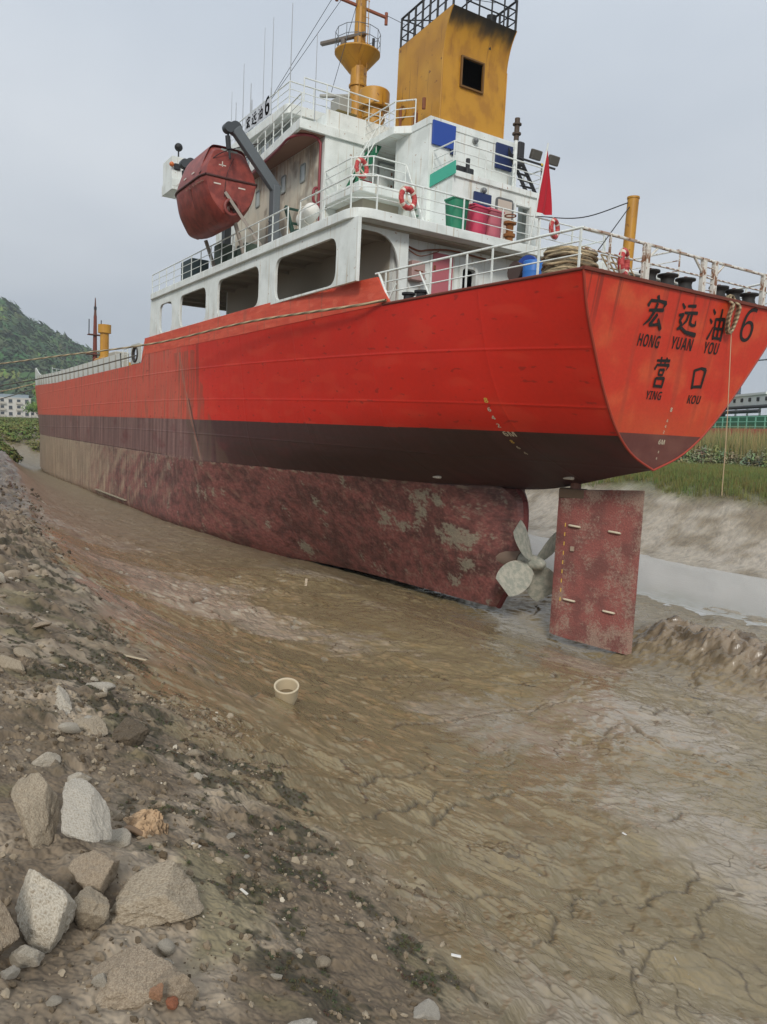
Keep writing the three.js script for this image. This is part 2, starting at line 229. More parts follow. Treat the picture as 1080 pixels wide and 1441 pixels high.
function groundPatch(name, xs, zs, tw, th, x0, x1, z0, z1, skirt) {
  const nx = xs.length, nz = zs.length, pos = new Float32Array(nx * nz * 3), uv = new Float32Array(nx * nz * 2), idx = [];
  for (let j = 0; j < nz; j++) for (let i = 0; i < nx; i++) {
    const o = j * nx + i, ex = 0, ez = 0, e = 0;
    pos[o * 3] = xs[i] + ex; pos[o * 3 + 1] = groundY(xs[i] + ex, zs[j] + ez) - e; pos[o * 3 + 2] = zs[j] + ez;
    uv[o * 2] = (xs[i] - x0) / (x1 - x0); uv[o * 2 + 1] = (zs[j] - z0) / (z1 - z0);
    if (i < nx - 1 && j < nz - 1) { const a = o, b = o + 1, c = o + nx, d = o + nx + 1; idx.push(a, c, b, b, c, d); }
  }
  const g = new THREE.BufferGeometry(); g.setAttribute('position', new THREE.BufferAttribute(pos, 3)); g.setAttribute('uv', new THREE.BufferAttribute(uv, 2)); g.setIndex(idx); g.computeVertexNormals();
  // colour, roughness and fine relief
  const n = tw * th, col = new Uint8Array(n * 4), rou = new Uint8Array(n * 4), bmp = new Uint8Array(n * 4), res = (x1 - x0) / tw;
  for (let j = 0; j < th; j++) for (let i = 0; i < tw; i++) {
    const x = lerp(x0, x1, (i + 0.5) / tw), z = lerp(z0, z1, (j + 0.5) / th), o = (j * tw + i) * 4;
    const { c, b, g: gg, al } = mudColour(x, z, true);
    col[o] = clamp(c[0], 0, 255); col[o + 1] = clamp(c[1], 0, 255); col[o + 2] = clamp(c[2], 0, 255); col[o + 3] = 255;
    const wetn = noise(x * 0.5 + 90, z * 0.5) + 0.5 * noise(x * 2.2, z * 2.2);
    const pud = 1 - sstep(-0.15, 0.35, noise(x * 0.16 + 20, z * 0.16) + 0.02 * (-z - 9)); const r = lerp(0.28 + 0.15 * wetn - 0.06 * gg - 0.12 * pud, 0.86, b) + 0.1 * al + (z > 0 ? 0.12 : 0); rou[o] = rou[o + 1] = rou[o + 2] = clamp(r, 0.12, 1) * 255; rou[o + 3] = 255;
    let h = 0.5 + 0.22 * (b > 0.02 ? fbm(x * 22, z * 22, 3) * (0.4 + b) : 0) + (1 - b) * (0.08 * ridge((0.36 * x + 0.93 * z) * 4 + 1.5 * noise(x * 1.3, z * 1.3), (0.93 * x - 0.36 * z) * 8 + 1.5 * noise(x * 1.3 + 5, z * 1.3), 2) * (0.5 + noise(x * 0.9 + 3, z * 0.9)) + 0.16 * fbm(x * 12, z * 12, 2) + 0.12 * noise(x * 30, z * 30)) + 0.16 * noise(x * 60, z * 60) * (res < 0.005 ? 1 : 0) * (0.3 + b);
    bmp[o] = bmp[o + 1] = bmp[o + 2] = clamp(h) * 255; bmp[o + 3] = 255;
  }
  const mk = (d, s) => { const t = new THREE.DataTexture(d, tw, th); t.magFilter = THREE.LinearFilter; t.minFilter = THREE.LinearMipmapLinearFilter; t.generateMipmaps = true; if (s) t.colorSpace = THREE.SRGBColorSpace; t.needsUpdate = true; return t; };
  const mat = new THREE.MeshStandardMaterial({ map: mk(col, true), roughnessMap: mk(rou), roughness: 1, bumpMap: mk(bmp), bumpScale: 0.024 });
  const m = new THREE.Mesh(g, mat); m.name = name; m.castShadow = m.receiveShadow = true; return structure(m);
}
function lines(a, b, d0, d1) { const out = [a]; let x = a; while (x < b - 1e-6) { const d = lerp(d0, d1, clamp((x - a) / (b - a))); x = Math.min(b, x + d); if (b - x < d * 0.4) x = b; out.push(x); } return out; }
const X0 = -12.6, X1 = -7.2, X2 = 12, Z0 = -19.2, Z1 = -13.8, Z2 = 5.5;
groundPatch('mud_bank', lines(X0, X1, 0.011, 0.014), lines(Z0, Z1, 0.012, 0.014), 1088, 1088, X0, X1, Z0, Z1, true);
stage('bank');
groundPatch('mud_slope', lines(X0, X1, 0.022, 0.03), lines(Z1, Z2, 0.02, 0.07), 512, 1088, X0, X1, Z1, Z2, true);
groundPatch('mud_flat', lines(X1, X2, 0.026, 0.06), lines(Z0, Z2, 0.03, 0.05), 1056, 1280, X1, X2, Z0, Z2, true);
stage('flat');
{ // everything farther out, to the horizon
  const grow = (a, b, d0, k) => { const out = [a]; let x = a, d = d0; const s = Math.sign(b - a); while ((b - x) * s > 1e-6) { x += s * d; d *= k; if ((b - x) * s < d) x = b; out.push(x); } return out; };
  const xs = [...grow(X0, -500, 0.3, 1.12).reverse().slice(0, -1), ...lines(X0, X2, 0.16, 0.16), ...grow(X2, 80, 0.1, 1.011).slice(1), ...grow(80, 2500, 1, 1.08).slice(1)];
  const zs = [...grow(Z0, -700, 0.15, 1.07).reverse().slice(0, -1), ...lines(Z0, Z2, 0.12, 0.12), ...grow(Z2, 2200, 0.12, 1.022).slice(1)];
  const nx = xs.length, nz = zs.length, pos = new Float32Array(nx * nz * 3), uv = new Float32Array(nx * nz * 2), col = new Float32Array(nx * nz * 3), idx = [];
  const lin = v => Math.pow(clamp(v / 255), 2.2);
  for (let j = 0; j < nz; j++) for (let i = 0; i < nx; i++) {
    const o = j * nx + i, x = xs[i], z = zs[j];
    const inHole = x > X0 + 0.01 && x < X2 - 0.01 && z > Z0 + 0.01 && z < Z2 - 0.01, nearHole = x > X0 - 2 && x < X2 + 2 && z > Z0 - 2 && z < Z2 + 2; let y = groundY(x, z, nearHole) - (inHole ? 0.07 : 0);
    if (z < -24) y += 0.15 * fbm(x * 0.2, z * 0.2);
    pos.set([x, y, z], o * 3); uv.set([x / 3, z / 3], o * 2);
    let { c } = mudColour(x, z, false);
    const gr = z > 15 ? sstep(19.6, 21.2, z + 0.7 * noise(x * 0.3, z * 0.3)) : sstep(62, 75, x + 5 * noise(x * 0.1, z * 0.1)) * sstep(12, 14, bankP(x, z)) ;
    c = mix3(c, mix3(GRASS, EARTH, sstep(-0.2, 0.5, fbm(x * 0.3, z * 0.3 + 3, 3))), 0.85 * Math.max(gr, sstep(95, 130, x)));
    col.set([lin(c[0]) , lin(c[1]), lin(c[2])], o * 3);
    if (i < nx - 1 && j < nz - 1) {
      const cx = (xs[i] + xs[i + 1]) / 2, cz = (zs[j] + zs[j + 1]) / 2;
      if (cx > X0 + 0.25 && cx < X2 - 0.25 && cz > Z0 + 0.25 && cz < Z2 - 0.25) continue;
      const a = o, b = o + 1, d = o + nx, e = o + nx + 1; idx.push(a, d, b, b, d, e);
    }
  }
  const g = new THREE.BufferGeometry(); g.setAttribute('position', new THREE.BufferAttribute(pos, 3)); g.setAttribute('uv', new THREE.BufferAttribute(uv, 2)); g.setAttribute('color', new THREE.BufferAttribute(col, 3)); g.setIndex(idx); g.computeVertexNormals();
  const dm = tex(512, 512, tileable((u, v) => { const k = 225 + 45 * fbm(u * 9, v * 9, 4) + 30 * ridge(u * 14, v * 5, 2); return [k, k, k]; }));
  const db = tex(512, 512, tileable((u, v) => 0.5 + 0.4 * ridge(u * 10 + noise(u * 4, v * 4), v * 4, 3) + 0.3 * fbm(u * 20, v * 20, 3)), { srgb: false });
  const m = new THREE.Mesh(g, new THREE.MeshStandardMaterial({ vertexColors: true, map: dm, bumpMap: db, bumpScale: 0.06, roughness: 0.33 })); m.name = 'ground'; m.castShadow = m.receiveShadow = true; structure(m);
}
{ // shallow creek left by the tide on the far side of the ship
  const sh = new THREE.PlaneGeometry(260, 13, 120, 8); sh.rotateX(-Math.PI / 2); sh.translate(60, 0, 12.2);
  const wb = tex(512, 512, tileable((u, v) => 0.5 + 0.3 * noise(u * 4, v * 22) + 0.25 * noise(u * 9 + 3, v * 40)), { srgb: false });
  const g = metreUV(sh, 0.2);
  const m = M('creek_water', g, new THREE.MeshPhysicalMaterial({ color: 0xb4b4b0, roughness: 0.05, bumpMap: wb, bumpScale: 0.005, ior: 1.33 }), null, true); m.position.y = -0.12; structure(m);
}
stage('ground');
// ------------------------------------------------------------------ the grounded tanker: hull
const ship = thing('tanker_ship', 'red tanker aground on the mud, white deckhouse and yellow funnel', 'ship', V(0, 0, 0));
ship.rotation.x = HEEL;

const LEN = 90, transomS = h => 0.1824 * (10.1 - h);
// key sections aft: seven points (height, half breadth) each, from the centre line up to the sheer
const KEY = [
  { s: 0, q: [[5.29, 0], [5.71, 1.04], [6.36, 1.89], [7.34, 2.70], [8.51, 3.47], [9.31, 3.94], [10.1, 4.28]] },
  { s: 3.7, q: [[4.56, 0], [5.05, 1.2], [5.72, 2.7], [6.6, 3.75], [7.8, 4.35], [9.0, 4.68], [10.0, 4.88]] },
  { s: 6.2, q: [[4.28, 0], [4.55, 1.1], [5.3, 2.95], [6.4, 4.2], [7.7, 4.8], [8.9, 5.1], [9.92, 5.3]] },
  { s: 8.5, q: [[4.25, 0], [4.3, 2.0], [5.2, 3.6], [6.3, 4.6], [7.6, 5.05], [8.8, 5.32], [9.88, 5.55]] },
  { s: 13, q: [[4.25, 0], [4.3, 3.5], [5.2, 4.6], [6.3, 5.1], [7.6, 5.38], [8.8, 5.62], [9.8, 5.83]] },
  { s: 18, q: [[4.25, 0], [4.3, 4.9], [5.2, 5.35], [6.3, 5.56], [7.6, 5.72], [8.8, 5.85], [9.75, 5.95]] },
  { sv: [21.5, 21.5, 22.1, 22.9, 23.8, 24.5, 24.9], q: [[4.25, 0], [4.3, 6], [5.2, 6], [6.3, 6], [7.6, 6], [8.8, 6], [9.75, 6]] },
  { s: 31, q: [[4.25, 0], [4.3, 6], [5.2, 6], [6.3, 6], [7.6, 6], [8.8, 6], [9.75, 6]] },
  { s: 31.8, q: [[4.25, 0], [4.3, 6], [5.2, 6], [6.2, 6], [7.3, 6], [8.4, 6], [9.32, 6]] },
  { s: 58, q: [[4.25, 0], [4.3, 6], [5.2, 6], [6.1, 6], [7.1, 6], [8.1, 6], [8.95, 6]] },
];
const bowF = s => s < 58 ? 1 : Math.max(0, 1 - Math.pow((s - 58) / (LEN - 58), 2.3));
const NJ = 42, SUB = 6;
const cr = (a, b, c, d, t) => 0.5 * (2 * b + (c - a) * t + (2 * a - 5 * b + 4 * c - d) * t * t + (3 * b - a - 3 * c + d) * t * t * t);
function sectionPoint(k, j) {                // smooth curve along a key section; the chine (point 1) stays sharp from the 4th key on
  const q = KEY[k].q, seg = Math.min(5, Math.floor(j / SUB / 7 * 7)), i = Math.min(5, Math.floor(j / 7)), t = j / 7 - i;
  const sharp = k >= 3, P = n => q[clamp(n, 0, 6)];
  const a = sharp && i === 1 ? P(1) : P(i - 1), d = sharp && i === 0 ? P(1) : P(i + 2), b = P(i), c = P(i + 1);
  const sv = KEY[k].sv, sAt = n => sv ? sv[clamp(n, 0, 6)] : KEY[k].s;
  const s = sv ? cr(sAt(i - 1), sAt(i), sAt(i + 1), sAt(i + 2), t) : KEY[k].s;
  return [s, cr(a[0], b[0], c[0], d[0], t), Math.max(0, cr(a[1], b[1], c[1], d[1], t))];
}
const COLS = [];                             // columns of points, stern to stem
for (let k = 0; k < KEY.length - 1; k++) {
  const n = k < 6 ? 9 : k === 8 ? 12 : k === 7 ? 1 : 4, straight = k >= 6;
  for (let m = 0; m < n; m++) {
    const t = m / n, col = [];
    for (let j = 0; j <= NJ; j++) {
      const B = sectionPoint(k, j), C = sectionPoint(k + 1, j), A = sectionPoint(Math.max(0, k - 1), j), D = k + 2 < 7 ? sectionPoint(k + 2, j) : C.map((v, i) => 2 * v - B[i]);
      const Dx = k === 5 ? C.map((v, i) => v + (v - B[i])) : D;
      const p = straight ? B.map((v, i) => lerp(v, C[i], t)) : B.map((v, i) => cr(A[i], v, C[i], Dx[i], t));
      if (k < 2) { const f = 1 - sstep(0, 6.2, p[0]); p[0] += transomS(p[1]) * f; }
      p[2] = clamp(p[2], 0, 6); col.push(p);
    }
    COLS.push(col);
  }
}
for (let m = 0; m <= 24; m++) {
  const s = 58 + (LEN - 58) * (1 - Math.pow(1 - m / 24, 1.6)), f = bowF(s), col = [];
  for (let j = 0; j <= NJ; j++) { const p = sectionPoint(9, j); const rise = 1.0 * Math.pow((s - 58) / 32, 2); p[0] = s + (p[1] - 6) * 0.25 * Math.pow((s - 58) / 32, 2); p[1] += (p[1] > 4.3 ? (p[1] - 4.3) / 4.65 : 0) * rise; p[2] *= Math.pow(f, 1 - 0.35 * clamp((p[1] - 4) / 5)); col.push(p); }
  COLS.push(col);
}
const uOf = s => { const a = 0.35, b = 0.65, q = clamp(s / LEN); return (-a + Math.sqrt(a * a + 4 * b * q)) / (2 * b); };
const sOf = u => LEN * (0.35 * u + 0.65 * u * u);
function gridGeo(cols, side) {
  const nc = cols.length, nr = cols[0].length, pos = [], uv = [], idx = [];
  for (const c of cols) for (const [s, h, p] of c) { pos.push(s, h, -p * side); uv.push(uOf(Math.max(0, s)), h / 11); }
  for (let i = 0; i < nc - 1; i++) for (let j = 0; j < nr - 1; j++) { const a = i * nr + j, b = a + nr; side > 0 ? idx.push(a, a + 1, b, b, a + 1, b + 1) : idx.push(a, b, a + 1, b, b + 1, a + 1); }
  const g = new THREE.BufferGeometry(); g.setAttribute('position', new THREE.Float32BufferAttribute(pos, 3)); g.setAttribute('uv', new THREE.Float32BufferAttribute(uv, 2)); g.setIndex(idx);
  return toCreasedNormals(g, 0.5);
}
const chineRow = COLS.map(c => [c[7][0], c[7][2]]);
const chineB = s => interp(chineRow, s);
function lowB(s, h) {
  const c = s < 6.4 ? lerp(0.28, chineB(6.4), 0) + 0.0 : chineB(s), t = clamp(h / 4.3);
  const cc = s < 8.5 ? lerp(0.26, chineB(8.5), sstep(6.0, 8.5, s)) : c;
  const bb = interp([[5.8, 0.16], [7, 0.24], [9, 0.5], [13, 0.95], [17, 1.7], [21, 3.0], [26, 4.6], [30, 4.9], [90, 4.9]], s);
  const aft = bb + (cc - bb) * Math.pow(t, 1.15 - 0.25 * sstep(9, 16, s));
  const mid = cc - 1.1 * Math.pow(1 - clamp(h / 1.15), 2) * Math.min(1, cc / 3);
  let b = lerp(aft, mid, sstep(15, 28, s)); return Math.max(0, b);
}
const skegAft = h => smoothInterp([[0, 7.0], [1.2, 6.3], [1.9, 6.05], [3.2, 5.9], [3.9, 6.0], [4.3, 6.5]], h);
const LOW = [];
{ const ss = [0, 0.15, 0.4, 0.8, 1.3, 2, 2.8, 3.6, 4.5, 5.5, 6.5, 7.5, 8.5, 9.5, 10.5, 11.5, 12.5, 13.5, 14.5, 15.5, 17, 19, 21, 23, 26, 30, 34, 38, 42, 46, 50, 52];
  for (const d of ss) { const col = []; for (let j = 0; j <= 26; j++) { const h = 4.34 * j / 26, s = d + lerp(skegAft(h), 6.0, sstep(0, 10, d)); const b = d === 0 ? Math.min(0.11, lowB(s, h)) : lowB(s, Math.min(h, 4.3)); col.push([s, h, b]); } LOW.push(col); }
  for (let m = 1; m <= 20; m++) { const s = 58 + 31.2 * (1 - Math.pow(1 - m / 20, 1.6)), col = []; for (let j = 0; j <= 26; j++) { const h = 4.34 * j / 26; col.push([s + (h - 6) * 0.25 * Math.pow((s - 58) / 32, 2), h, lowB(s, h)]); } LOW.push(col); }
}
// paint and wear of the shell plating
function hullColour(s, h) {
  const n = fbm(s * 0.5, h * 1.1, 4), fine = noise(s * 9, h * 9), vert = noise(s * 3.2, h * 0.25 + 5) * 0.6 + noise(s * 9, h * 0.5) * 0.4;
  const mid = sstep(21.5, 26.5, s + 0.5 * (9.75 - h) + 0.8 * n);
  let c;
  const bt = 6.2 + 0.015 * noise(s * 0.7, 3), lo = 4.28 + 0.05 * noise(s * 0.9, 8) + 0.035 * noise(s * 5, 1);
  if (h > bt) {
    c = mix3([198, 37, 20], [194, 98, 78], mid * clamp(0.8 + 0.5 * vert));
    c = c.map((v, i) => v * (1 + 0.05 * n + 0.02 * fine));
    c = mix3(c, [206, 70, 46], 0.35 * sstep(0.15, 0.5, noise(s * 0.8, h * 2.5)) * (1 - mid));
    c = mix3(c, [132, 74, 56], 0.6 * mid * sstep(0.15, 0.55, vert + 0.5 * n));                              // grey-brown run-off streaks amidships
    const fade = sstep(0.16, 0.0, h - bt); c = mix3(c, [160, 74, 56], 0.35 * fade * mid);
    const sc = fbm(s * 2.3 + 7, h * 5.5, 3); if (sc > 0.34) c = mix3(c, [112, 34, 26], 0.45 * sstep(0.34, 0.42, sc));   // touched-up scratches
  } else if (h > lo) {
    const streak = noise(s * 0.7, h * 7) * 0.6 + noise(s * 0.3, h * 14) * 0.4;
    c = mix3([70, 42, 40], [130, 98, 92], mid * clamp(0.75 + 0.5 * vert)); c = mix3(c, [58, 46, 42], 0.5 * sstep(0, 0.6, streak) * (1 - mid));
    c = mix3(c, [96, 46, 46], 0.55 * sstep(0.1, 0.5, n));
    c = c.map(v => v * (1 + 0.06 * fine + 0.10 * vert));
    if (h < lo + 0.12 && mid > 0.5) c = mix3(c, [150, 132, 110], 0.5 * sstep(0, 0.4, noise(s * 6, h * 3)));
  } else {
    c = mix3([124, 76, 71], [90, 58, 54], sstep(-0.3, 0.4, n + 0.5 * noise(s * 2.7, h * 2.7))).map(v => v * (1 + 0.2 * fine + 0.15 * noise(s * 23, h * 23)));
    const sp = fbm(s * 3.1 + 20, h * 3.1, 4) + 0.35 * noise(s * 14, h * 14);
    c = mix3(c, [138, 114, 100], 0.65 * sstep(0.1, 0.5, sp + 0.3 * noise(s * 26, h * 26)) * sstep(30, 6, s));                               // silt specks
    const bn = fbm(s * 0.9 + 2, h * 0.9 + 5, 4) + 0.28 * Math.exp(-(((s - 9) / 2.2) ** 2 + ((h - 2.6) / 1.2) ** 2)) + 0.2 * Math.exp(-(((s - 7.8) / 1.2) ** 2 + ((h - 1.7) / 1.5) ** 2));
    c = mix3(c, [150, 148, 128].map(v => v * (0.85 + 0.3 * Math.abs(noise(s * 20, h * 20)))), 0.8 * sstep(0.27, 0.40, bn * 0.9 + 0.16 * noise(s * 9, h * 9) + 0.1 * noise(s * 22, h * 22)));   // barnacle crust
    const mudEdge = sstep(27, 50, s + 9 * noise(s * 0.9 + h * 1.2, h * 0.6) + 1.6 * (h - 2) + 9 * noise(s * 4, h * 0.25) + 4 * noise(s * 11, h * 0.5));
    c = mix3(c, [160, 143, 119].map(v => v * (1 + 0.3 * vert + 0.12 * noise(s * 15, h * 0.8) + 0.06 * fine)), 0.86 * mudEdge * sstep(-0.75, -0.3, fbm(s * 2.5, h * 1.1 + 40, 3) + 0.3 * noise(s * 8, h * 2)));
    c = mix3(c, [146, 124, 104], 0.75 * sstep(0.3, 0.5, fbm(s * 2.4 - h * 2.2, h * 0.9 + 9, 3) + 0.2) * sstep(14, 22, s) * (0.35 + 0.65 * noise(s * 3, 2)));   // dribbles
    if (h > lo - 0.1) c = mix3(c, [140, 128, 108], 0.65 * sstep(-0.1, 0.35, noise(s * 2.3, 5)));
  }
  // scuffed fold where the run begins: pale bruise and dark edge
  const sf = interp([[4.3, 21.4], [5.2, 22.1], [6.3, 22.9], [7.6, 23.8], [8.8, 24.5], [9.6, 24.9]], h), d = s - sf;
  if (h > 4.3 && h < 9.5) {
    const q = Math.exp(-(((d - 0.1) / 0.14) ** 2)), w = sstep(0.0, 0.2, d + 2.1 + 0.3 * noise(h * 2, 7)) * sstep(1.2, 0.7, d) * sstep(-0.1, 0.4, noise(s * 4, h * 0.35) + 0.25);
    c = mix3(c, h > 6.2 ? [136, 76, 56] : [92, 74, 60], 0.55 * w); c = mix3(c, [160, 128, 108], 0.6 * q * sstep(-0.5, 0.2, noise(h * 1.5, 4) + 0.2)); if (d < -0.05 && d > -0.2 && h < 7.2 && h > 5.2) c = mix3(c, [54, 40, 34], 0.6);
  }
  // rust weeps below fittings
  const rs = noise(s * 1.9 + 60, 0.5 + h * 0.12); if (rs > 0.5 && h > 6.2 && s > 22) c = mix3(c, [104, 48, 30], 0.4 * sstep(0.5, 0.62, rs) * sstep(7, 9.5, h));
  return c;
}
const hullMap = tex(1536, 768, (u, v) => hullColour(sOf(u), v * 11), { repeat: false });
const hullBump = tex(1152, 576, (u, v) => {
  const s = sOf(u), h = v * 11;
  let b = 0.5 + 0.10 * fbm(s * 0.55, h * 0.8, 3) + 0.05 * fbm(s * 3, h * 3, 2);
  for (const hs of [5.3, 6.9, 8.35]) b += 0.14 * Math.exp(-(((h - hs - 0.25 * Math.sin(s * 0.06)) / 0.03) ** 2));
  const f = (s + 1.4) / 4.7, e = (f - Math.round(f)) * 4.7; b += 0.12 * Math.exp(-((e / 0.03) ** 2));
  b += 0.05 * Math.sin(s * Math.PI * 2 / 0.62) * 0.35;
  if (h < 4.28) b += 0.22 * Math.max(0, fbm(s * 8, h * 8, 3)) + 0.08;
  return b;
}, { srgb: false, repeat: false });
const hullMat = new THREE.MeshStandardMaterial({ map: hullMap, bumpMap: hullBump, bumpScale: 0.08, roughness: 0.5 });
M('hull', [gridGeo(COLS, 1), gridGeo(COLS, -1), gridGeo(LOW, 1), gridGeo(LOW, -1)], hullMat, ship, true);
{ // stern frame closing the skeg, keel plate
  const g = []; for (let i = 0; i < 20; i++) { const h0 = 4.3 * i / 20, h1 = 4.3 * (i + 1) / 20; g.push(bar(S(skegAft(h0) + 0.02, 0, h0), S(skegAft(h1) + 0.02, 0, h1), 0.115, 8)); }
  M('stern_frame', g, std(0x6a3230, 0.8), ship);
  M('keel_plate', box(30, 80, 3.6, -3.6, -0.05, 0.04), std(0x5a3c36, 0.9), ship);
}
// transom plate
const TR = []; for (let j = 0; j <= NJ; j++) { const p = COLS[0][j]; TR.push([p[0], p[1], p[2]]); }
function transomColour(p, h) {
  const n = fbm(p * 0.9 + 30, h * 1.2, 4), vert = noise(p * 3, h * 0.3 + 2);
  let c = h > 6.3 ? mix3([198, 52, 28], [204, 80, 44], sstep(-0.2, 0.5, n + 0.2 * vert)) : mix3([96, 50, 44], [112, 68, 58], sstep(-0.3, 0.4, n));
  if (h > 6.3) { c = mix3(c, [166, 56, 36], 0.5 * sstep(0.2, 0.6, vert)); const e = h - 6.3; c = mix3(c, [186, 84, 42], 0.5 * sstep(1.1, 0.1, e + 0.5 * n)); }
  const rw = noise(p * 5.2, 4.4) + 0.4 * noise(p * 13, 1); if (rw > 0.3) c = mix3(c, [84, 38, 28], 0.4 * sstep(0.36, 0.6, rw) * sstep(8.2 + noise(p * 4, 9), 10, h));
  return c.map(v => v * (1 + 0.03 * noise(p * 11, h * 11)));
}
const transomMat = new THREE.MeshStandardMaterial({ map: tex(1024, 1024, (u, v) => transomColour((u - 0.5) * 10, 5 + v * 5.5), { repeat: false }), bumpMap: tex(256, 256, (u, v) => 0.5 + 0.4 * fbm(u * 6, v * 4, 3), { srgb: false, repeat: false }), bumpScale: 0.02, roughness: 0.5 });
{ const pos = [], uv = [], idx = [];
  TR.forEach(([s, h, p]) => { for (const k of [-1, -0.5, 0, 0.5, 1]) { pos.push(s - 0.002, h, -p * k); uv.push(p * k / 10 + 0.5, (h - 5) / 5.5); } });
  for (let j = 0; j < NJ; j++) for (let i = 0; i < 4; i++) { const a = j * 5 + i, b = a + 5; idx.push(a, b, a + 1, b, b + 1, a + 1); }
  const g = new THREE.BufferGeometry(); g.setAttribute('position', new THREE.Float32BufferAttribute(pos, 3)); g.setAttribute('uv', new THREE.Float32BufferAttribute(uv, 2)); g.setIndex(idx); g.computeVertexNormals(); M('transom', g, transomMat, ship, true);
  const rim = k => tube(TR.filter((_, j) => j % 2 === 0).map(([s, h, p]) => S(s, p * k, h)), 0.035, 6, 60);
  M('transom_rim', [rim(1), rim(-1)], std(0x9e3a28, 0.6), ship);
}
// decks inside the shell
const rustDeck = tex(512, 512, tileable((u, v) => mix3([96, 72, 60], [70, 92, 74], sstep(-0.1, 0.3, fbm(u * 7, v * 7, 4))).map(k => k * (1 + 0.3 * fbm(u * 24, v * 24, 3)))));
const deckMat = new THREE.MeshStandardMaterial({ map: rustDeck, roughness: 0.85 });
function deckPlate(cols, h, inset) { const sh = new THREE.Shape(); cols.forEach(([s, b], i) => i ? sh.lineTo(s, b - inset) : sh.moveTo(s, b - inset)); for (const [s, b] of [...cols].reverse()) sh.lineTo(s, -(b - inset)); const g = new THREE.ExtrudeGeometry(sh, { depth: 0.05, bevelEnabled: false }); g.rotateX(-Math.PI / 2); g.translate(0, h - 0.05, 0); return g; }
const sheer = COLS.map(c => c[NJ]);
M('poop_deck', deckPlate(sheer.filter(p => p[0] < 31.2).map(p => [Math.max(p[0], 0.3), p[2]]), 9.72, 0.32), deckMat, ship);
M('main_deck', deckPlate(sheer.filter(p => p[0] > 31.1).map(p => [p[0], Math.max(0.08, p[2])]), 8.6, 0.15), deckMat, ship);
{ // sheer strake bar along the open poop and the stern
  const rust = std(0x6a3426, 0.85); const pts = sheer.filter(p => p[0] < 7.2);
  for (const k of [1, -1]) M('gunwale_bar', tube(pts.map(p => S(p[0], p[2] * k, p[1] + 0.02)), 0.045, 6, 40), rust, ship);
  M('stern_gunwale_bar', flat(S(0, 4.3, 10.13), S(0, -4.3, 10.13), 0.14, 0.09), rust, ship);
  // raised bulwark plates amidships
  const fade = tex(1024, 256, (u, v) => { const s = u * 26 + 6, h = v; let c = mix3([206, 84, 58], [194, 70, 46], sstep(-0.2, 0.3, fbm(s * 0.8, h * 4, 4))); const vv = noise(s * 3, h * 0.6) + 0.5 * noise(s * 8, h); c = mix3(c, [142, 84, 66], 0.4 * sstep(0.25, 0.7, vv)); c = mix3(c, [220, 128, 104], 0.3 * sstep(0.3, 0.6, noise(s * 2 + 9, h * 6))); return c.map(q => q * (1 + 0.03 * noise(s * 14, h * 20))); }, { repeat: false });
  const bm = new THREE.MeshStandardMaterial({ map: fade, roughness: 0.55, side: THREE.DoubleSide });
  for (const k of [1, -1]) {
    const cols = sheer.filter(p => p[0] > 7.3 && p[0] < 31.9), pos = [], uv = [], idx = [];
    const top = s => 10.78 - 0.006 * (s - 8), n = 34; let c = 0; const layers = [0, 0.07];
    for (const off of layers) for (let i = 0; i <= n; i++) {
      const sb = lerp(6.75, 31.75, i / n), st = lerp(7.45, 31.05, i / n), yb = interp(sheer.map(p => [p[0], p[1]]), sb) - (i > n - 2 ? 0 : 0.0), bb = interp(sheer.map(p => [p[0], p[2]]), sb), bt = interp(sheer.map(p => [p[0], p[2]]), st);
      for (let m = 0; m <= 3; m++) { const t = m / 3, s = lerp(sb, st, t); pos.push(s, lerp(yb, top(st), t), -k * (lerp(bb, bt, t) + 0.012 - off)); uv.push((s - 6) / 26, t); }
    }
    const N = (n + 1) * 4; for (let L = 0; L < 2; L++) for (let i = 0; i < n; i++) for (let m = 0; m < 3; m++) { const a = L * N + i * 4 + m, b = a + 4; idx.push(a, a + 1, b, b, a + 1, b + 1); }
    for (let i = 0; i < n; i++) { const a = i * 4 + 3, b = a + 4; idx.push(a, a + N, b, b, a + N, b + N); }
    for (const i of [0, n]) for (let m = 0; m < 3; m++) { const a = i * 4 + m; idx.push(a, a + 1, a + N, a + N, a + 1, a + 1 + N); }
    const g = new THREE.BufferGeometry(); g.setAttribute('position', new THREE.Float32BufferAttribute(pos, 3)); g.setAttribute('uv', new THREE.Float32BufferAttribute(uv, 2)); g.setIndex(idx); M('bulwark', toCreasedNormals(g, 0.6), bm, ship, true);
  }
  // rubbing bar in the fold of the plating, bilge keel
  const fold = [[9.5, 24.85], [8.6, 24.42], [7.4, 23.75], [6.2, 22.9], [5.2, 22.05], [4.5, 21.6]];
  for (const k of [1, -1]) { M('rubbing_bar', tube(fold.map(([h, s]) => S(s + 0.05, 5.975 * k, h)), 0.035, 8, 40), std(0x80483a, 0.8), ship);
    M('bilge_keel', xf(box(34.5, 42.5, 5.3, 6.15, 1.12, 1.18), {}), std(0x8f8672, 0.9), ship); if (k < 0) ship.children[ship.children.length - 1].geometry.scale(1, 1, -1); }
}
stage('hull');
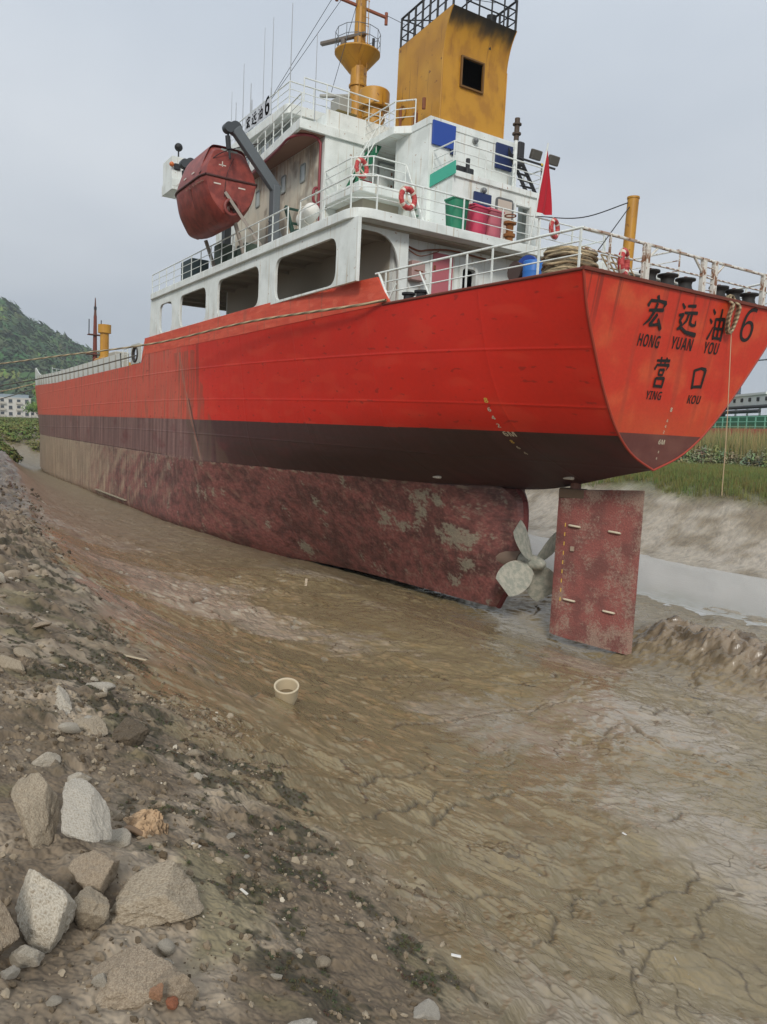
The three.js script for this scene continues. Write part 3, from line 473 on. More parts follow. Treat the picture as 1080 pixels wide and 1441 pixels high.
// ------------------------------------------------------------------ lettering and marks on the stern
const font = await new FontLoader().loadAsync('fonts/droid/droid_sans_bold.typeface.json');
const fontR = await new FontLoader().loadAsync('fonts/droid/droid_sans_regular.typeface.json');
const blackPaint = std(0x17130f, 0.6), whitePaint = std(0xbfb39c, 0.7), yellowMark = std(0xcaa64a, 0.7);
const onTransom = (p, h, out = 0.012) => S(transomS(h) - out - 0.004, p, h);
const GLYPH = {      // brush strokes in a 100 x 100 cell: points with pen width
  hong: [[[48, 99, 9], [56, 87, 7]], [[22, 86, 5], [12, 68, 9]], [[20, 83, 7], [60, 86, 6], [90, 84, 9], [80, 68, 3]], [[20, 56, 6], [84, 63, 8]], [[52, 78, 8], [44, 54, 8], [28, 30, 7], [6, 12, 3]], [[60, 48, 8], [34, 16, 8], [52, 17, 6], [80, 23, 7]], [[68, 36, 6], [86, 8, 10]]],
  yuan: [[[12, 92, 5], [26, 80, 9]], [[40, 88, 6], [78, 92, 8]], [[30, 66, 6], [92, 72, 8]], [[52, 68, 8], [46, 44, 7], [28, 26, 3]], [[66, 70, 8], [64, 38, 8], [76, 32, 7], [92, 34, 6], [90, 48, 3]], [[4, 56, 6], [24, 60, 8], [12, 40, 7], [24, 30, 6], [12, 16, 6]], [[6, 14, 6], [24, 20, 7], [50, 8, 8], [100, 4, 11]]],
  you: [[[12, 94, 5], [26, 82, 9]], [[2, 64, 5], [16, 54, 9]], [[4, 4, 8], [14, 18, 7], [28, 42, 3]], [[36, 68, 8], [38, 6, 8]], [[36, 66, 6], [88, 70, 8]], [[88, 70, 9], [86, 4, 9]], [[38, 38, 6], [86, 40, 6]], [[38, 10, 6], [86, 10, 6]], [[64, 98, 7], [60, 12, 8]]],
  ying: [[[10, 88, 6], [92, 92, 8]], [[34, 100, 8], [38, 80, 6]], [[70, 100, 8], [62, 80, 5]], [[18, 76, 6], [8, 60, 9]], [[18, 74, 6], [92, 78, 8], [80, 60, 3]], [[38, 60, 7], [40, 42, 7]], [[38, 59, 6], [68, 61, 7], [64, 42, 6]], [[40, 43, 5], [64, 43, 5]], [[26, 30, 9], [28, 2, 9]], [[26, 30, 6], [80, 33, 8], [76, 2, 9]], [[28, 5, 7], [76, 5, 7]]],
  kou: [[[16, 82, 10], [22, 8, 11]], [[14, 80, 8], [60, 90, 8], [92, 84, 12], [82, 10, 9]], [[22, 14, 8], [84, 16, 9]]],
};
function glyphShapes(strokes) {              // flat brush outlines
  const out = [];
  for (const st of strokes) for (let i = 0; i < st.length - 1; i++) {
    const [x0, y0, w0] = st[i], [x1, y1, w1] = st[i + 1], L = Math.hypot(x1 - x0, y1 - y0), nx = -(y1 - y0) / L, ny = (x1 - x0) / L, dx = ny * 0, sh = new THREE.Shape(), ex = (x1 - x0) / L, ey = (y1 - y0) / L, a = w0 * 0.7, b = w1 * 0.7;
    sh.moveTo(x0 + nx * a, y0 + ny * a); sh.quadraticCurveTo(x0 - ex * a * 0.8, y0 - ey * a * 0.8, x0 - nx * a, y0 - ny * a); sh.lineTo(x1 - nx * b, y1 - ny * b); sh.quadraticCurveTo(x1 + ex * b * 0.9, y1 + ey * b * 0.9, x1 + nx * b, y1 + ny * b); sh.closePath(); out.push(sh);
  }
  return out;
}
let paintLayer = 0;
function paint(name, shapes, w, h, corner, mat, slant = 0, parent = ship, each = true) {   // shapes in a w x h box painted on the stern; corner: lower left (p, h), lower right, upper left
  const [[p0, h0], [p1, h1], [p2, h2]] = corner, gs = shapes.map(sh => new THREE.ShapeGeometry(sh, 6));
  gs.forEach((g, i) => { const a = g.attributes.position; for (let k = 0; k < a.count; k++) { const u = a.getX(k) / w, v = a.getY(k) / h; const p = p0 + (p1 - p0) * u + (p2 - p0) * v, q = h0 + (h1 - h0) * u + (h2 - h0) * v; const P = onTransom(p, q, 0.010 + 0.0012 * i); a.setXYZ(k, P.x, P.y, P.z); } g.computeVertexNormals(); });
  return M(name, gs, mat, parent);
}
paint('painted_character', glyphShapes(GLYPH.hong), 100, 100, [[1.84, 8.98], [0.98, 8.98], [1.86, 9.86]], blackPaint);
paint('painted_character', glyphShapes(GLYPH.yuan), 100, 100, [[0.48, 9.02], [-0.38, 9.02], [0.52, 9.86]], blackPaint);
paint('painted_character', glyphShapes(GLYPH.you), 100, 100, [[-0.92, 8.98], [-1.66, 8.99], [-0.84, 9.86]], blackPaint);
paint('painted_character', glyphShapes(GLYPH.ying), 100, 100, [[1.0, 7.56], [0.36, 7.56], [0.98, 8.36]], blackPaint);
paint('painted_character', glyphShapes(GLYPH.kou), 100, 100, [[-0.68, 7.58], [-1.32, 7.62], [-0.64, 8.26]], blackPaint);
paint('painted_character', fontR.generateShapes('6', 100), 54, 74, [[-2.26, 9.12], [-2.78, 9.12], [-2.32, 9.82]], blackPaint);
for (const [t, a, b, y, H] of [['HONG', 1.88, 1.0, 8.56, 0.32], ['YUAN', 0.52, -0.38, 8.62, 0.32], ['YOU', -0.90, -1.56, 8.63, 0.32], ['YING', 1.06, 0.42, 7.23, 0.23], ['KOU', -0.72, -1.31, 7.22, 0.24]]) {
  const sh = font.generateShapes(t, 100), bb = new THREE.ShapeGeometry(sh).boundingBox || (() => { const g = new THREE.ShapeGeometry(sh); g.computeBoundingBox(); return g.boundingBox; })();
  paint('painted_word', sh, bb.max.x, bb.max.y, [[a, y], [b, y + 0.01], [a - 0.02, y + H]], blackPaint);
}
for (const [t, p, h, H] of [['8', -0.1, 6.95, 0.09], ['6', -0.06, 6.66, 0.06], ['4', -0.04, 6.5, 0.06], ['2', -0.02, 6.34, 0.06], ['6M', 0.08, 6.03, 0.10], ['8', 0.0, 5.78, 0.05], ['6', 0.02, 5.6, 0.05]]) { const sh = font.generateShapes(t, 100); paint('draught_figure', sh, 75, 75, [[p, h], [p - H * 1.1, h], [p, h + H]], whitePaint); }
// draught marks on the port quarter, laid on the plating
function hullAt(s, h) { const f = c => { const pts = c.map(p => [p[1], p[2]]); return [interp(c.map(p => [p[1], p[0]]), h), interp(pts, h)]; }; const q = COLS.map(f); let i = 1; while (i < q.length - 1 && q[i][0] < s) i++; const a = q[i - 1], b = q[i]; return lerp(a[1], b[1], (s - a[0]) / (b[0] - a[0])); }
for (const [t, h, H] of [['8', 6.98, 0.10], ['6', 6.74, 0.08], ['4', 6.52, 0.08], ['2', 6.3, 0.08], ['6M', 6.06, 0.10], ['8', 5.86, 0.07], ['6', 5.70, 0.06], ['4', 5.54, 0.06]]) {
  const g = mergeGeometries(font.generateShapes(t, 100).map(s => new THREE.ShapeGeometry(s, 5))), a = g.attributes.position;
  for (let k = 0; k < a.count; k++) { const s = 3.75 - a.getX(k) / 75 * H * 1.3, y = h + a.getY(k) / 75 * H, P = S(s, hullAt(s, y) + 0.015, y); a.setXYZ(k, P.x, P.y, P.z); } g.computeVertexNormals(); M('draught_figure', g, t === '8' ? yellowMark : whitePaint, ship);
}
for (const [s, h] of [[3.6, 4.86], [8.0, 4.56]]) { const b = hullAt(s, h); M('zinc_anode', box(s - 0.19, s + 0.19, b - 0.05, b + 0.08, h - 0.05, h + 0.05, 0.03), std(0xc4bcae, 0.7), ship); }
// ------------------------------------------------------------------ rudder and propeller
const rudTex = tex(512, 1024, (u, v) => {
  const x = u * 2.7, y = v * 5.3; let c = mix3([134, 78, 71], [110, 68, 62], sstep(-0.2, 0.3, fbm(x * 1.3, y * 1.3, 4)));
  const m = fbm(x * 1.6 + 8, y * 1.1, 4) + 0.3 * noise(x * 12, y * 12) + 0.25 * noise(x * 28, y * 28);
  c = mix3(c, [148, 130, 114], 0.75 * sstep(-0.08, 0.5, m + 0.32 * sstep(1.5, 0.2, y) + 0.2 * sstep(4.5, 5.0, y) + 0.15 * sstep(2.2, 2.6, x))); return c.map(k => k * (1 + 0.16 * noise(x * 30, y * 30)));
}, { repeat: false });
const rudBump = tex(512, 1024, (u, v) => 0.4 + 0.5 * Math.max(0, fbm(u * 24, v * 48, 3)) + 0.2 * fbm(u * 4, v * 8, 3), { srgb: false, repeat: false });
const rudMat = new THREE.MeshStandardMaterial({ map: rudTex, bumpMap: rudBump, bumpScale: 0.03, roughness: 0.85 });
{
  const grp = new THREE.Group(); grp.name = 'rudder'; grp.position.copy(S(3.75, 0, 0)); grp.rotation.y = 0.464; ship.add(grp);   // trailing edge over to starboard
  const pos = [], uv = [], idx = [], NA = 20, NH = 10;
  const half = a => { const t = (a + 0.5) / 2.62; return 0.19 * Math.pow(Math.max(0, Math.sin(Math.PI * Math.pow(clamp(t, 0.004, 1), 0.5))), 0.7) + 0.022; };
  const topH = a => lerp(4.45, 4.62, (a + 0.5) / 2.62), botH = a => lerp(-0.22, -0.52, Math.pow(clamp((a + 0.5) / 2.62), 1.1));
  for (const k of [1, -1]) for (let i = 0; i <= NA; i++) for (let j = 0; j <= NH; j++) { const a = -0.5 + 2.62 * i / NA, h = lerp(botH(a), topH(a), j / NH); pos.push(-a, h, -k * half(a)); uv.push(i / NA, (h + 0.6) / 5.3); }
  const N = (NA + 1) * (NH + 1), id = (k, i, j) => k * N + i * (NH + 1) + j;
  for (let k = 0; k < 2; k++) for (let i = 0; i < NA; i++) for (let j = 0; j < NH; j++) idx.push(id(k, i, j), id(k, i + 1, j), id(k, i, j + 1), id(k, i, j + 1), id(k, i + 1, j), id(k, i + 1, j + 1));
  for (let i = 0; i < NA; i++) for (const j of [0, NH]) idx.push(id(0, i, j), id(1, i, j), id(0, i + 1, j), id(0, i + 1, j), id(1, i, j), id(1, i + 1, j));
  for (let j = 0; j < NH; j++) for (const i of [0, NA]) idx.push(id(0, i, j), id(0, i, j + 1), id(1, i, j), id(1, i, j), id(0, i, j + 1), id(1, i, j + 1));
  const g = new THREE.BufferGeometry(); g.setAttribute('position', new THREE.Float32BufferAttribute(pos, 3)); g.setAttribute('uv', new THREE.Float32BufferAttribute(uv, 2)); g.setIndex(idx); M('blade', toCreasedNormals(g, 0.6), rudMat, grp, true);
  M('stock', bar(V(0, 4.3, 0), V(0, 5.2, 0), 0.17, 14), std(0x6e4a3c, 0.7), grp);
  M('coupling', [box(-0.36, 0.48, 0.22, -0.22, 4.2, 4.52, 0.05)], std(0x5c4a3a, 0.85), grp);
  const lug = (a, h) => M('lifting_lug', [tube([V(-a + 0.17, h, -half(a) + 0.02), V(-a + 0.15, h + 0.015, -half(a) - 0.07), V(-a - 0.15, h - 0.01, -half(a) - 0.07), V(-a - 0.17, h - 0.03, -half(a) + 0.02)], 0.035, 6, 24)], std(0xc9bda6, 0.8), grp);
  lug(0.12, 3.35); lug(1.35, 3.28); lug(0.12, 0.98); lug(1.36, 0.78);
  M('drain_plug', box(-0.06, 0.06, 0.28, 0.1, 2.55, 2.7), std(0x9c8a78, 0.8), grp); grp.children[grp.children.length - 1].position.x = -0.1;
  for (let i = 0; i < 9; i++) M('draught_figure', box(0.17, 0.2, half(-0.1) + 0.008, half(-0.1) - 0.01, 3.3 - i * 0.3, 3.42 - i * 0.3, 0.002), yellowMark, grp);
}
{
  const grp = new THREE.Group(); grp.name = 'propeller'; grp.position.copy(S(5.42, 0, 1.87)); ship.add(grp);
  const metal = new THREE.MeshStandardMaterial({ map: tex(256, 256, (u, v) => mix3([150, 152, 140], [176, 172, 158], sstep(-0.3, 0.3, fbm(u * 6, v * 6, 4))).map(k => k * (1 + 0.12 * noise(u * 60, v * 60)))), roughness: 0.75, metalness: 0.25 });
  M('hub', xf(new THREE.LatheGeometry([[0.0, -0.55], [0.1, -0.52], [0.19, -0.38], [0.24, -0.1], [0.27, 0.2], [0.29, 0.62]].map(([r, y]) => new THREE.Vector2(r, y)), 24), { rot: [0, 0, -Math.PI / 2] }), metal, grp);
  for (let b = 0; b < 4; b++) {
    const pos = [], idx = [], NR = 14, NC = 12, th = b * Math.PI / 2 - 0.56, N = (NR + 1) * (NC + 1);
    for (const k of [1, -1]) for (let i = 0; i <= NR; i++) for (let j = 0; j <= NC; j++) {
      const t = i / NR, r = 0.18 + 1.3 * t, ch = 0.54 * Math.sqrt(Math.max(0, 1 - Math.pow(Math.abs(t - 0.58) / 0.56, 2.2))) + (t < 0.1 ? 0.08 : 0), c = (j / NC * 2 - 1) * ch, pitch = 0.62 - 0.2 * t, tk = (0.045 * (1 - 0.75 * t)) * Math.sqrt(Math.max(0.0, 1 - (j / NC * 2 - 1) ** 2)) + 0.004;
      const tang = c * Math.cos(pitch), ax = c * Math.sin(pitch) + k * tk + 0.06 * t, phi = th;
      pos.push(ax, r * Math.cos(phi) - tang * Math.sin(phi), r * Math.sin(phi) + tang * Math.cos(phi));
    }
    const id = (k, i, j) => k * N + i * (NC + 1) + j;
    for (let k = 0; k < 2; k++) for (let i = 0; i < NR; i++) for (let j = 0; j < NC; j++) idx.push(id(k, i, j), id(k, i + 1, j), id(k, i, j + 1), id(k, i, j + 1), id(k, i + 1, j), id(k, i + 1, j + 1));
    const g = new THREE.BufferGeometry(); g.setAttribute('position', new THREE.Float32BufferAttribute(pos, 3)); g.setIndex(idx); M('blade', toCreasedNormals(g, 0.9), metal, grp);
  }
  M('boss', bar(S(5.9, 0, 1.87), S(7.2, 0, 1.87), 0.33, 20, 0.45), std(0x7d6a5c, 0.85), ship);
}
stage('stern');
// ------------------------------------------------------------------ superstructure
const whiteTex = tex(512, 512, tileable((u, v) => {
  const x = u * 4, y = v * 4; let c = mix3([224, 229, 225], [206, 211, 206], sstep(-0.2, 0.4, fbm(x * 1.2, y * 1.2, 4)));
  const st = noise(x * 7, y * 0.5) + 0.5 * noise(x * 19, y * 0.9); c = mix3(c, [168, 150, 124], 0.5 * sstep(0.34, 0.85, st));
  const r = fbm(x * 5 + 9, y * 5, 4); c = mix3(c, [132, 84, 54], 0.7 * sstep(0.43, 0.5, r + 0.08 * noise(x * 30, y * 30))); return c.map(k => k * (1 + 0.02 * noise(x * 30, y * 30)));
}));
const whiteBump = tex(512, 512, tileable((u, v) => 0.5 + 0.35 * fbm(u * 7, v * 7, 4)), { srgb: false });
function withRepeat(t, k) { const c = t.clone(); c.repeat.set(k, k); c.needsUpdate = true; return c; }
const WHITE = new THREE.MeshStandardMaterial({ map: withRepeat(whiteTex, 0.25), bumpMap: withRepeat(whiteBump, 0.25), bumpScale: 0.015, roughness: 0.55 });
const RAILW = new THREE.MeshStandardMaterial({ map: withRepeat(whiteTex, 0.9), roughness: 0.55 });
const rustRailTex = tex(256, 256, tileable((u, v) => mix3([206, 204, 196], [122, 84, 60], sstep(0.02, 0.22, fbm(u * 5, v * 5, 4)))));
const RAILR = new THREE.MeshStandardMaterial({ map: rustRailTex, roughness: 0.7 });
const yelTex = tex(512, 512, tileable((u, v) => { const x = u * 5, y = v * 5; let c = mix3([186, 134, 36], [168, 118, 34], sstep(-0.25, 0.35, fbm(x, y * 0.8, 4))); c = mix3(c, [196, 152, 62], 0.4 * sstep(0.1, 0.5, noise(x * 0.7, y * 0.5 + 4))); const st = noise(x * 8, y * 0.45) + 0.4 * noise(x * 22, y); c = mix3(c, [104, 70, 30], 0.45 * sstep(0.5, 0.9, st)); const r = fbm(x * 4, y * 4, 4); c = mix3(c, [96, 58, 30], 0.7 * sstep(0.38, 0.45, r)); return c; }));
const YELLOW = new THREE.MeshStandardMaterial({ map: withRepeat(yelTex, 0.2), roughness: 0.5 });
const BLACK = std(0x1b1b1c, 0.6), DARK = std(0x2c2d30, 0.7), GREEN = std(0x1f6b4c, 0.5), TEAL = std(0x3fa58c, 0.6), BLUE = std(0x1d4396, 0.5), NAVY = std(0x1a2b58, 0.55), GREY = std(0x5d6367, 0.55), PINK = std(0xb4646c, 0.6), RUSTY = std(0x7a4a32, 0.85), BROWNRED = std(0x7c2a30, 0.5), GLASS = new THREE.MeshPhysicalMaterial({ color: 0x4a5654, roughness: 0.08, metalness: 0.0, clearcoat: 1 });
const INNER = std(0xa9a292, 0.8);
const part = (n, g, m) => M(n, g, m, ship);
const group = n => { const g = new THREE.Group(); g.name = n; ship.add(g); return g; };

function railing(pts, { H = 1.0, gap = 1.5, rails = [0.36, 0.68, 1], r = 0.021, mat = RAILW, posts, topMat, postR = 0.026, flatPost = false } = {}) {
  const grp = group('railing'), P = pts.map(p => S(...p));
  const postAt = []; if (posts) postAt.push(...posts.map(p => S(...p))); else for (let i = 0; i < P.length - 1; i++) { const n = Math.max(1, Math.round(P[i].distanceTo(P[i + 1]) / gap)); for (let k = i ? 1 : 0; k <= n; k++) postAt.push(P[i].clone().lerp(P[i + 1], k / n)); }
  const pg = flatPost ? new RoundedBoxGeometry(0.07, H, 0.03, 1, 0.006) : new THREE.CylinderGeometry(postR, postR, H, 7); metreUV(pg.translate(0, H / 2, 0)); const pgm = metreUV(pg);
  for (const q of postAt) { const m = new THREE.Mesh(pgm, mat); m.name = 'post'; m.castShadow = m.receiveShadow = true; m.position.copy(q); grp.add(m); }
  for (const k of rails) { const gs = []; for (let i = 0; i < P.length - 1; i++) gs.push(bar(P[i].clone().add(V(0, H * k, 0)), P[i + 1].clone().add(V(0, H * k, 0)), k === 1 ? r * 1.35 : r * 0.8, 7)); for (const q of P) gs.push(new THREE.SphereGeometry(k === 1 ? r * 1.35 : r * 0.8, 8, 6).translate(q.x, q.y + H * k, q.z)); M('rail', gs, k === 1 && topMat ? topMat : mat, grp); }
  return grp;
}
function extrude(shape, depth, bevel = 0) { return new THREE.ExtrudeGeometry(shape, { depth, bevelEnabled: bevel > 0, bevelSize: bevel, bevelThickness: bevel, bevelSegments: 2, curveSegments: 8 }); }
function rrect(x0, y0, x1, y1, r, C = THREE.Path) { const p = new C(); p.moveTo(x0 + r, y0); p.lineTo(x1 - r, y0); p.quadraticCurveTo(x1, y0, x1, y0 + r); p.lineTo(x1, y1 - r); p.quadraticCurveTo(x1, y1, x1 - r, y1); p.lineTo(x0 + r, y1); p.quadraticCurveTo(x0, y1, x0, y1 - r); p.lineTo(x0, y0 + r); p.quadraticCurveTo(x0, y0, x0 + r, y0); return p; }
// side screens with the big openings
for (const k of [1, -1]) {
  const sh = new THREE.Shape(); sh.moveTo(8.0, 10.70); sh.lineTo(30.6, 10.58); sh.lineTo(30.35, 12.66); sh.lineTo(8.0, 12.66); sh.closePath();
  for (const [a, b, t] of [[9.35, 14.1, 12.3], [15.6, 20.15, 12.34], [21.6, 25.35, 12.3], [26.6, 28.75, 12.24]]) sh.holes.push(rrect(a, 10.74, b, t, 0.5));
  const g = extrude(sh, 0.09, 0.012); g.translate(0, 0, k > 0 ? -5.88 : 5.79); part('side_screen', g, WHITE);
}
{ const sh = rrect(8.0, -6.0, 30.6, 6.0, 0.75, THREE.Shape), g = extrude(sh, 0.27, 0.02); g.rotateX(-Math.PI / 2); g.translate(0, 12.68, 0); part('boat_deck', g, WHITE);
  const b = []; for (let s = 9.5; s < 30; s += 1.5) b.push(box(s, s + 0.08, 5.7, -5.7, 12.45, 12.67)); part('deck_beams', b, INNER); }
{ // poop house under the boat deck
  { const aw = new THREE.Shape(); aw.moveTo(-3.9, 9.7); aw.lineTo(3.9, 9.7); aw.lineTo(3.9, 12.66); aw.lineTo(-3.9, 12.66); aw.closePath(); aw.holes.push(rrect(0.42, 10.2, 1.02, 11.95, 0.12)); const g = extrude(aw, 0.08); g.rotateY(Math.PI / 2); g.translate(9.0, 0, 0);
    part('poop_house', [g, box(9.08, 24.2, 3.9, 3.82, 9.7, 12.66), box(9.08, 24.2, -3.82, -3.9, 9.7, 12.66), box(24.12, 24.2, 3.82, -3.82, 9.7, 12.66)], WHITE); } part('passage_lining', [box(9.2, 24, 3.93, 3.9, 9.72, 12.6), box(9.2, 24, -3.9, -3.93, 9.72, 12.6), box(8.5, 30, 5.6, -5.6, 12.6, 12.67)], INNER);
  const arch = new THREE.Shape(); arch.moveTo(3.6, 9.75); arch.lineTo(3.95, 9.75); arch.lineTo(3.95, 11.4); arch.quadraticCurveTo(4.05, 12.42, 4.9, 12.45); arch.lineTo(5.75, 12.45); arch.lineTo(5.75, 12.66); arch.lineTo(3.6, 12.66); arch.closePath();
  for (const k of [1, -1]) { const g = extrude(arch, 0.08); g.rotateY(Math.PI / 2); if (k < 0) g.scale(1, 1, -1); g.translate(8.55, 0, 0); part('arch_bracket', g, WHITE); }
  const d = group('pink_door'); M('leaf', box(8.90, 8.975, 2.3, 1.42, 10.15, 12.3, 0.03), PINK, d); M('frame', [box(8.93, 8.99, 2.38, 2.3, 10.05, 12.4), box(8.93, 8.99, 1.42, 1.34, 10.05, 12.4), box(8.93, 8.99, 2.3, 1.42, 12.3, 12.4)], WHITE, d); M('handle', bar(S(8.87, 1.55, 11.0), S(8.87, 1.55, 11.3), 0.02), RUSTY, d); M('hinge', box(8.86, 8.92, 2.28, 2.2, 11.7, 11.85), RUSTY, d); M('hinge', box(8.86, 8.92, 2.28, 2.2, 10.6, 10.75), RUSTY, d);
  const o = group('open_doorway'); M('frame', (() => { const s = rrect(0.32, 10.1, 1.12, 12.05, 0.2, THREE.Shape); s.holes.push(rrect(0.42, 10.2, 1.02, 11.95, 0.15)); const g = extrude(s, 0.12); g.rotateY(Math.PI / 2); g.scale(1, 1, 1); return g.translate(8.86, 0, 0); })(), WHITE, o);
  const e = group('electrical_box'); M('case', box(8.72, 8.97, 3.3, 2.75, 11.2, 11.85, 0.03), std(0xa88a84, 0.7), e); M('lid_bar', box(8.70, 8.73, 3.2, 2.85, 11.5, 11.54), RUSTY, e);
  part('pipe_rack', [tube([S(8.85, 3.7, 12.35), S(8.8, 3, 12.2), S(8.85, 2.6, 12.3), S(8.8, 1.8, 12.42), S(8.85, 0, 12.4)], 0.035, 6, 40), tube([S(8.8, 3.6, 12.25), S(8.72, 3.1, 12.02), S(8.8, 2.7, 12.1), S(8.75, 2.2, 12.3)], 0.02, 6, 40), bar(S(8.88, 3.75, 9.8), S(8.88, 3.75, 12.5), 0.05), bar(S(8.88, 3.55, 9.8), S(8.88, 3.55, 11.5), 0.03)], RUSTY);
}
// main house, two storeys
function panelWindow(grpName, face, a0, a1, h0, h1, at, parent) { }
part('deckhouse', [box(15, 27, 3.5, -3.5, 12.94, 17.62)], WHITE);
{ const cream = tex(512, 256, (u, v) => { const x = u * 10, y = v * 4.6, n = fbm(x, y, 4); let c = mix3([206, 198, 180], [190, 186, 172], sstep(-0.2, 0.3, n)); const st = noise(x * 5, y * 0.4) + 0.5 * noise(x * 13, y * 0.8); c = mix3(c, [150, 118, 86], 0.5 * sstep(0.25, 0.8, st + 0.25 * sstep(3, 4.4, y))); return mix3(c, [104, 92, 82], 0.5 * sstep(0.1, 0.4, fbm(x * 0.8 + 4, y * 0.8, 4) + 0.35 * sstep(2.2, 4.5, x) - 0.2)); }, { repeat: false }), g = new THREE.PlaneGeometry(9, 4.6); g.rotateY(Math.PI); g.translate(19.75, 15.27, -3.508); const m = M('side_wall', g, new THREE.MeshStandardMaterial({ map: cream, roughness: 0.6 }), ship, true); m.userData.label = 'stained cream side wall of the deckhouse'; }
for (const [s, h] of [[16.85, 16.62], [18.72, 16.6], [21.5, 16.6], [23.2, 16.6]]) {
  const w = group('window'); const sh = rrect(s - 0.24, h - 0.38, s + 0.24, h + 0.38, 0.1, THREE.Shape); sh.holes.push(rrect(s - 0.19, h - 0.33, s + 0.19, h + 0.33, 0.08)); const g = extrude(sh, 0.04); g.translate(0, 0, -3.55); M('frame', g, std(0x8f9490, 0.6), w); M('pane', box(s - 0.2, s + 0.2, 3.48, 3.515, h - 0.34, h + 0.34), std(0xaab2b2, 0.35), w);
}
{ // red-brown drain pipe up the aft corner
  part('drain_pipe', [bar(S(15.15, 3.62, 13.0), S(15.15, 3.62, 17.35), 0.055, 8), tube([S(15.15, 3.62, 17.3), S(15.2, 3.75, 17.5), S(15.3, 4.3, 17.54), S(15.8, 4.62, 17.5), S(17.5, 4.42, 17.5), S(21, 4.02, 17.5)], 0.055, 8, 60), tube([S(15.15, 3.72, 15.6), S(15.12, 3.85, 15.5), S(15.12, 3.85, 15.05), S(15.15, 3.7, 14.95)], 0.06, 8, 30)], BROWNRED);
}
{ // bridge deck with tapering overhang, wheelhouse, roof
  const sh = new THREE.Shape(); for (const [i, [s, p]] of [[14.9, 4.68], [21.6, 4.0], [25.6, 3.8], [25.6, 6.3], [27.3, 6.3], [27.3, -6.3], [25.6, -6.3], [25.6, -3.8], [14.9, -4.68]].entries()) i ? sh.lineTo(s, p) : sh.moveTo(s, p); sh.closePath();
  const g = extrude(sh, 0.33, 0.015); g.rotateX(-Math.PI / 2); g.translate(0, 17.62, 0); part('bridge_deck', g, WHITE);
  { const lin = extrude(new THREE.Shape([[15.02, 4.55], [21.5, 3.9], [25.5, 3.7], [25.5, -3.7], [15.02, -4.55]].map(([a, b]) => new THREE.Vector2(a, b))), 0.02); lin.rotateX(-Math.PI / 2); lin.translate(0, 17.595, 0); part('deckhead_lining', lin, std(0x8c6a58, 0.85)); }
  part('aft_screen', [box(14.95, 15.05, 3.5, -3.5, 17.9, 18.62), box(15.05, 18.3, 3.5, 3.4, 17.94, 18.45)], WHITE);
  part('wheelhouse', [box(18.6, 26.6, 3.2, -3.2, 17.95, 19.5)], WHITE);
  for (let i = 0; i < 6; i++) { const s = 19.3 + i * 1.12, w = group('bridge_window'); M('pane', box(s - 0.44, s + 0.44, 3.19, 3.225, 18.55, 19.35), GLASS, w); M('frame', [box(s - 0.5, s + 0.5, 3.18, 3.25, 19.35, 19.42), box(s - 0.5, s + 0.5, 3.18, 3.25, 18.48, 18.55), box(s - 0.5, s - 0.44, 3.18, 3.25, 18.55, 19.35), box(s + 0.44, s + 0.5, 3.18, 3.25, 18.55, 19.35)], std(0x8c908c, 0.6), w); }
  { const w = group('bridge_window'); M('pane', box(18.57, 18.61, 2.8, 1.9, 18.6, 19.3), GLASS, w); M('frame', [box(18.54, 18.6, 2.9, 1.8, 19.3, 19.37), box(18.54, 18.6, 2.9, 2.8, 18.5, 19.32)], std(0x8c908c, 0.6), w); }
  const rf = extrude(rrect(18.3, -3.65, 27, 3.65, 0.3, THREE.Shape), 0.36, 0.02); rf.rotateX(-Math.PI / 2); rf.translate(0, 19.5, 0); part('wheelhouse_roof', rf, WHITE);
  railing([[14.98, 4.6, 17.97], [18.3, 4.26, 17.97], [21.6, 3.92, 17.97], [25.4, 3.72, 17.97]], { H: 0.95, gap: 1.15, flatPost: true });
  railing([[15, 4.5, 18.62], [15, 3.5, 18.63], [15, 0.55, 18.63]], { H: 0.9, gap: 0.9, topMat: RAILW });
  railing([[25.5, 3.5, 19.88], [18.45, 3.5, 19.88], [18.45, -3.5, 19.88]], { H: 0.95, gap: 1.2 });
  // wing end box with lamp
  part('bridge_wing', [box(25.7, 27.2, 6.3, 4.9, 17.9, 19.05), box(25.6, 27.3, 6.32, 3.6, 17.45, 17.63)], WHITE);
  const l = group('wing_lamp'); M('stem', bar(S(26, 5.9, 19.05), S(26, 5.9, 19.5), 0.04), DARK, l); M('head', new THREE.SphereGeometry(0.2, 14, 10).translate(26, 19.6, -5.9), BLACK, l);
  const nl = group('side_light'); M('housing', box(25.62, 25.75, 6.2, 5.9, 18.4, 18.7, 0.03), DARK, nl); M('lens', xf(new THREE.SphereGeometry(0.12, 10, 8), { pos: S(25.6, 6.35, 18.6) }), std(0xc86a30, 0.3), nl);
}
{ // name board on the roof rail
  const nb = group('name_board'); M('board', box(20.2, 23.2, 3.6, 3.56, 20.0, 20.72), std(0xc6cbd0, 0.6), nb);
  const put = (shapes, w, h, s0, s1, y0, y1) => { const gs = shapes.map((s, i) => { const g = new THREE.ShapeGeometry(s, 5), a = g.attributes.position; for (let k = 0; k < a.count; k++) a.setXYZ(k, lerp(s0, s1, a.getX(k) / w), lerp(y0, y1, a.getY(k) / h), -3.606 - 0.001 * i); return g; }); M('character', gs, std(0x2a2c30, 0.6), nb); };
  put(glyphShapes(GLYPH.hong), 100, 100, 23.05, 22.45, 20.07, 20.65); put(glyphShapes(GLYPH.yuan), 100, 100, 22.32, 21.72, 20.07, 20.65); put(glyphShapes(GLYPH.you), 100, 100, 21.6, 21.0, 20.07, 20.65); put(font.generateShapes('6', 100), 62, 74, 20.85, 20.4, 20.07, 20.65);
}
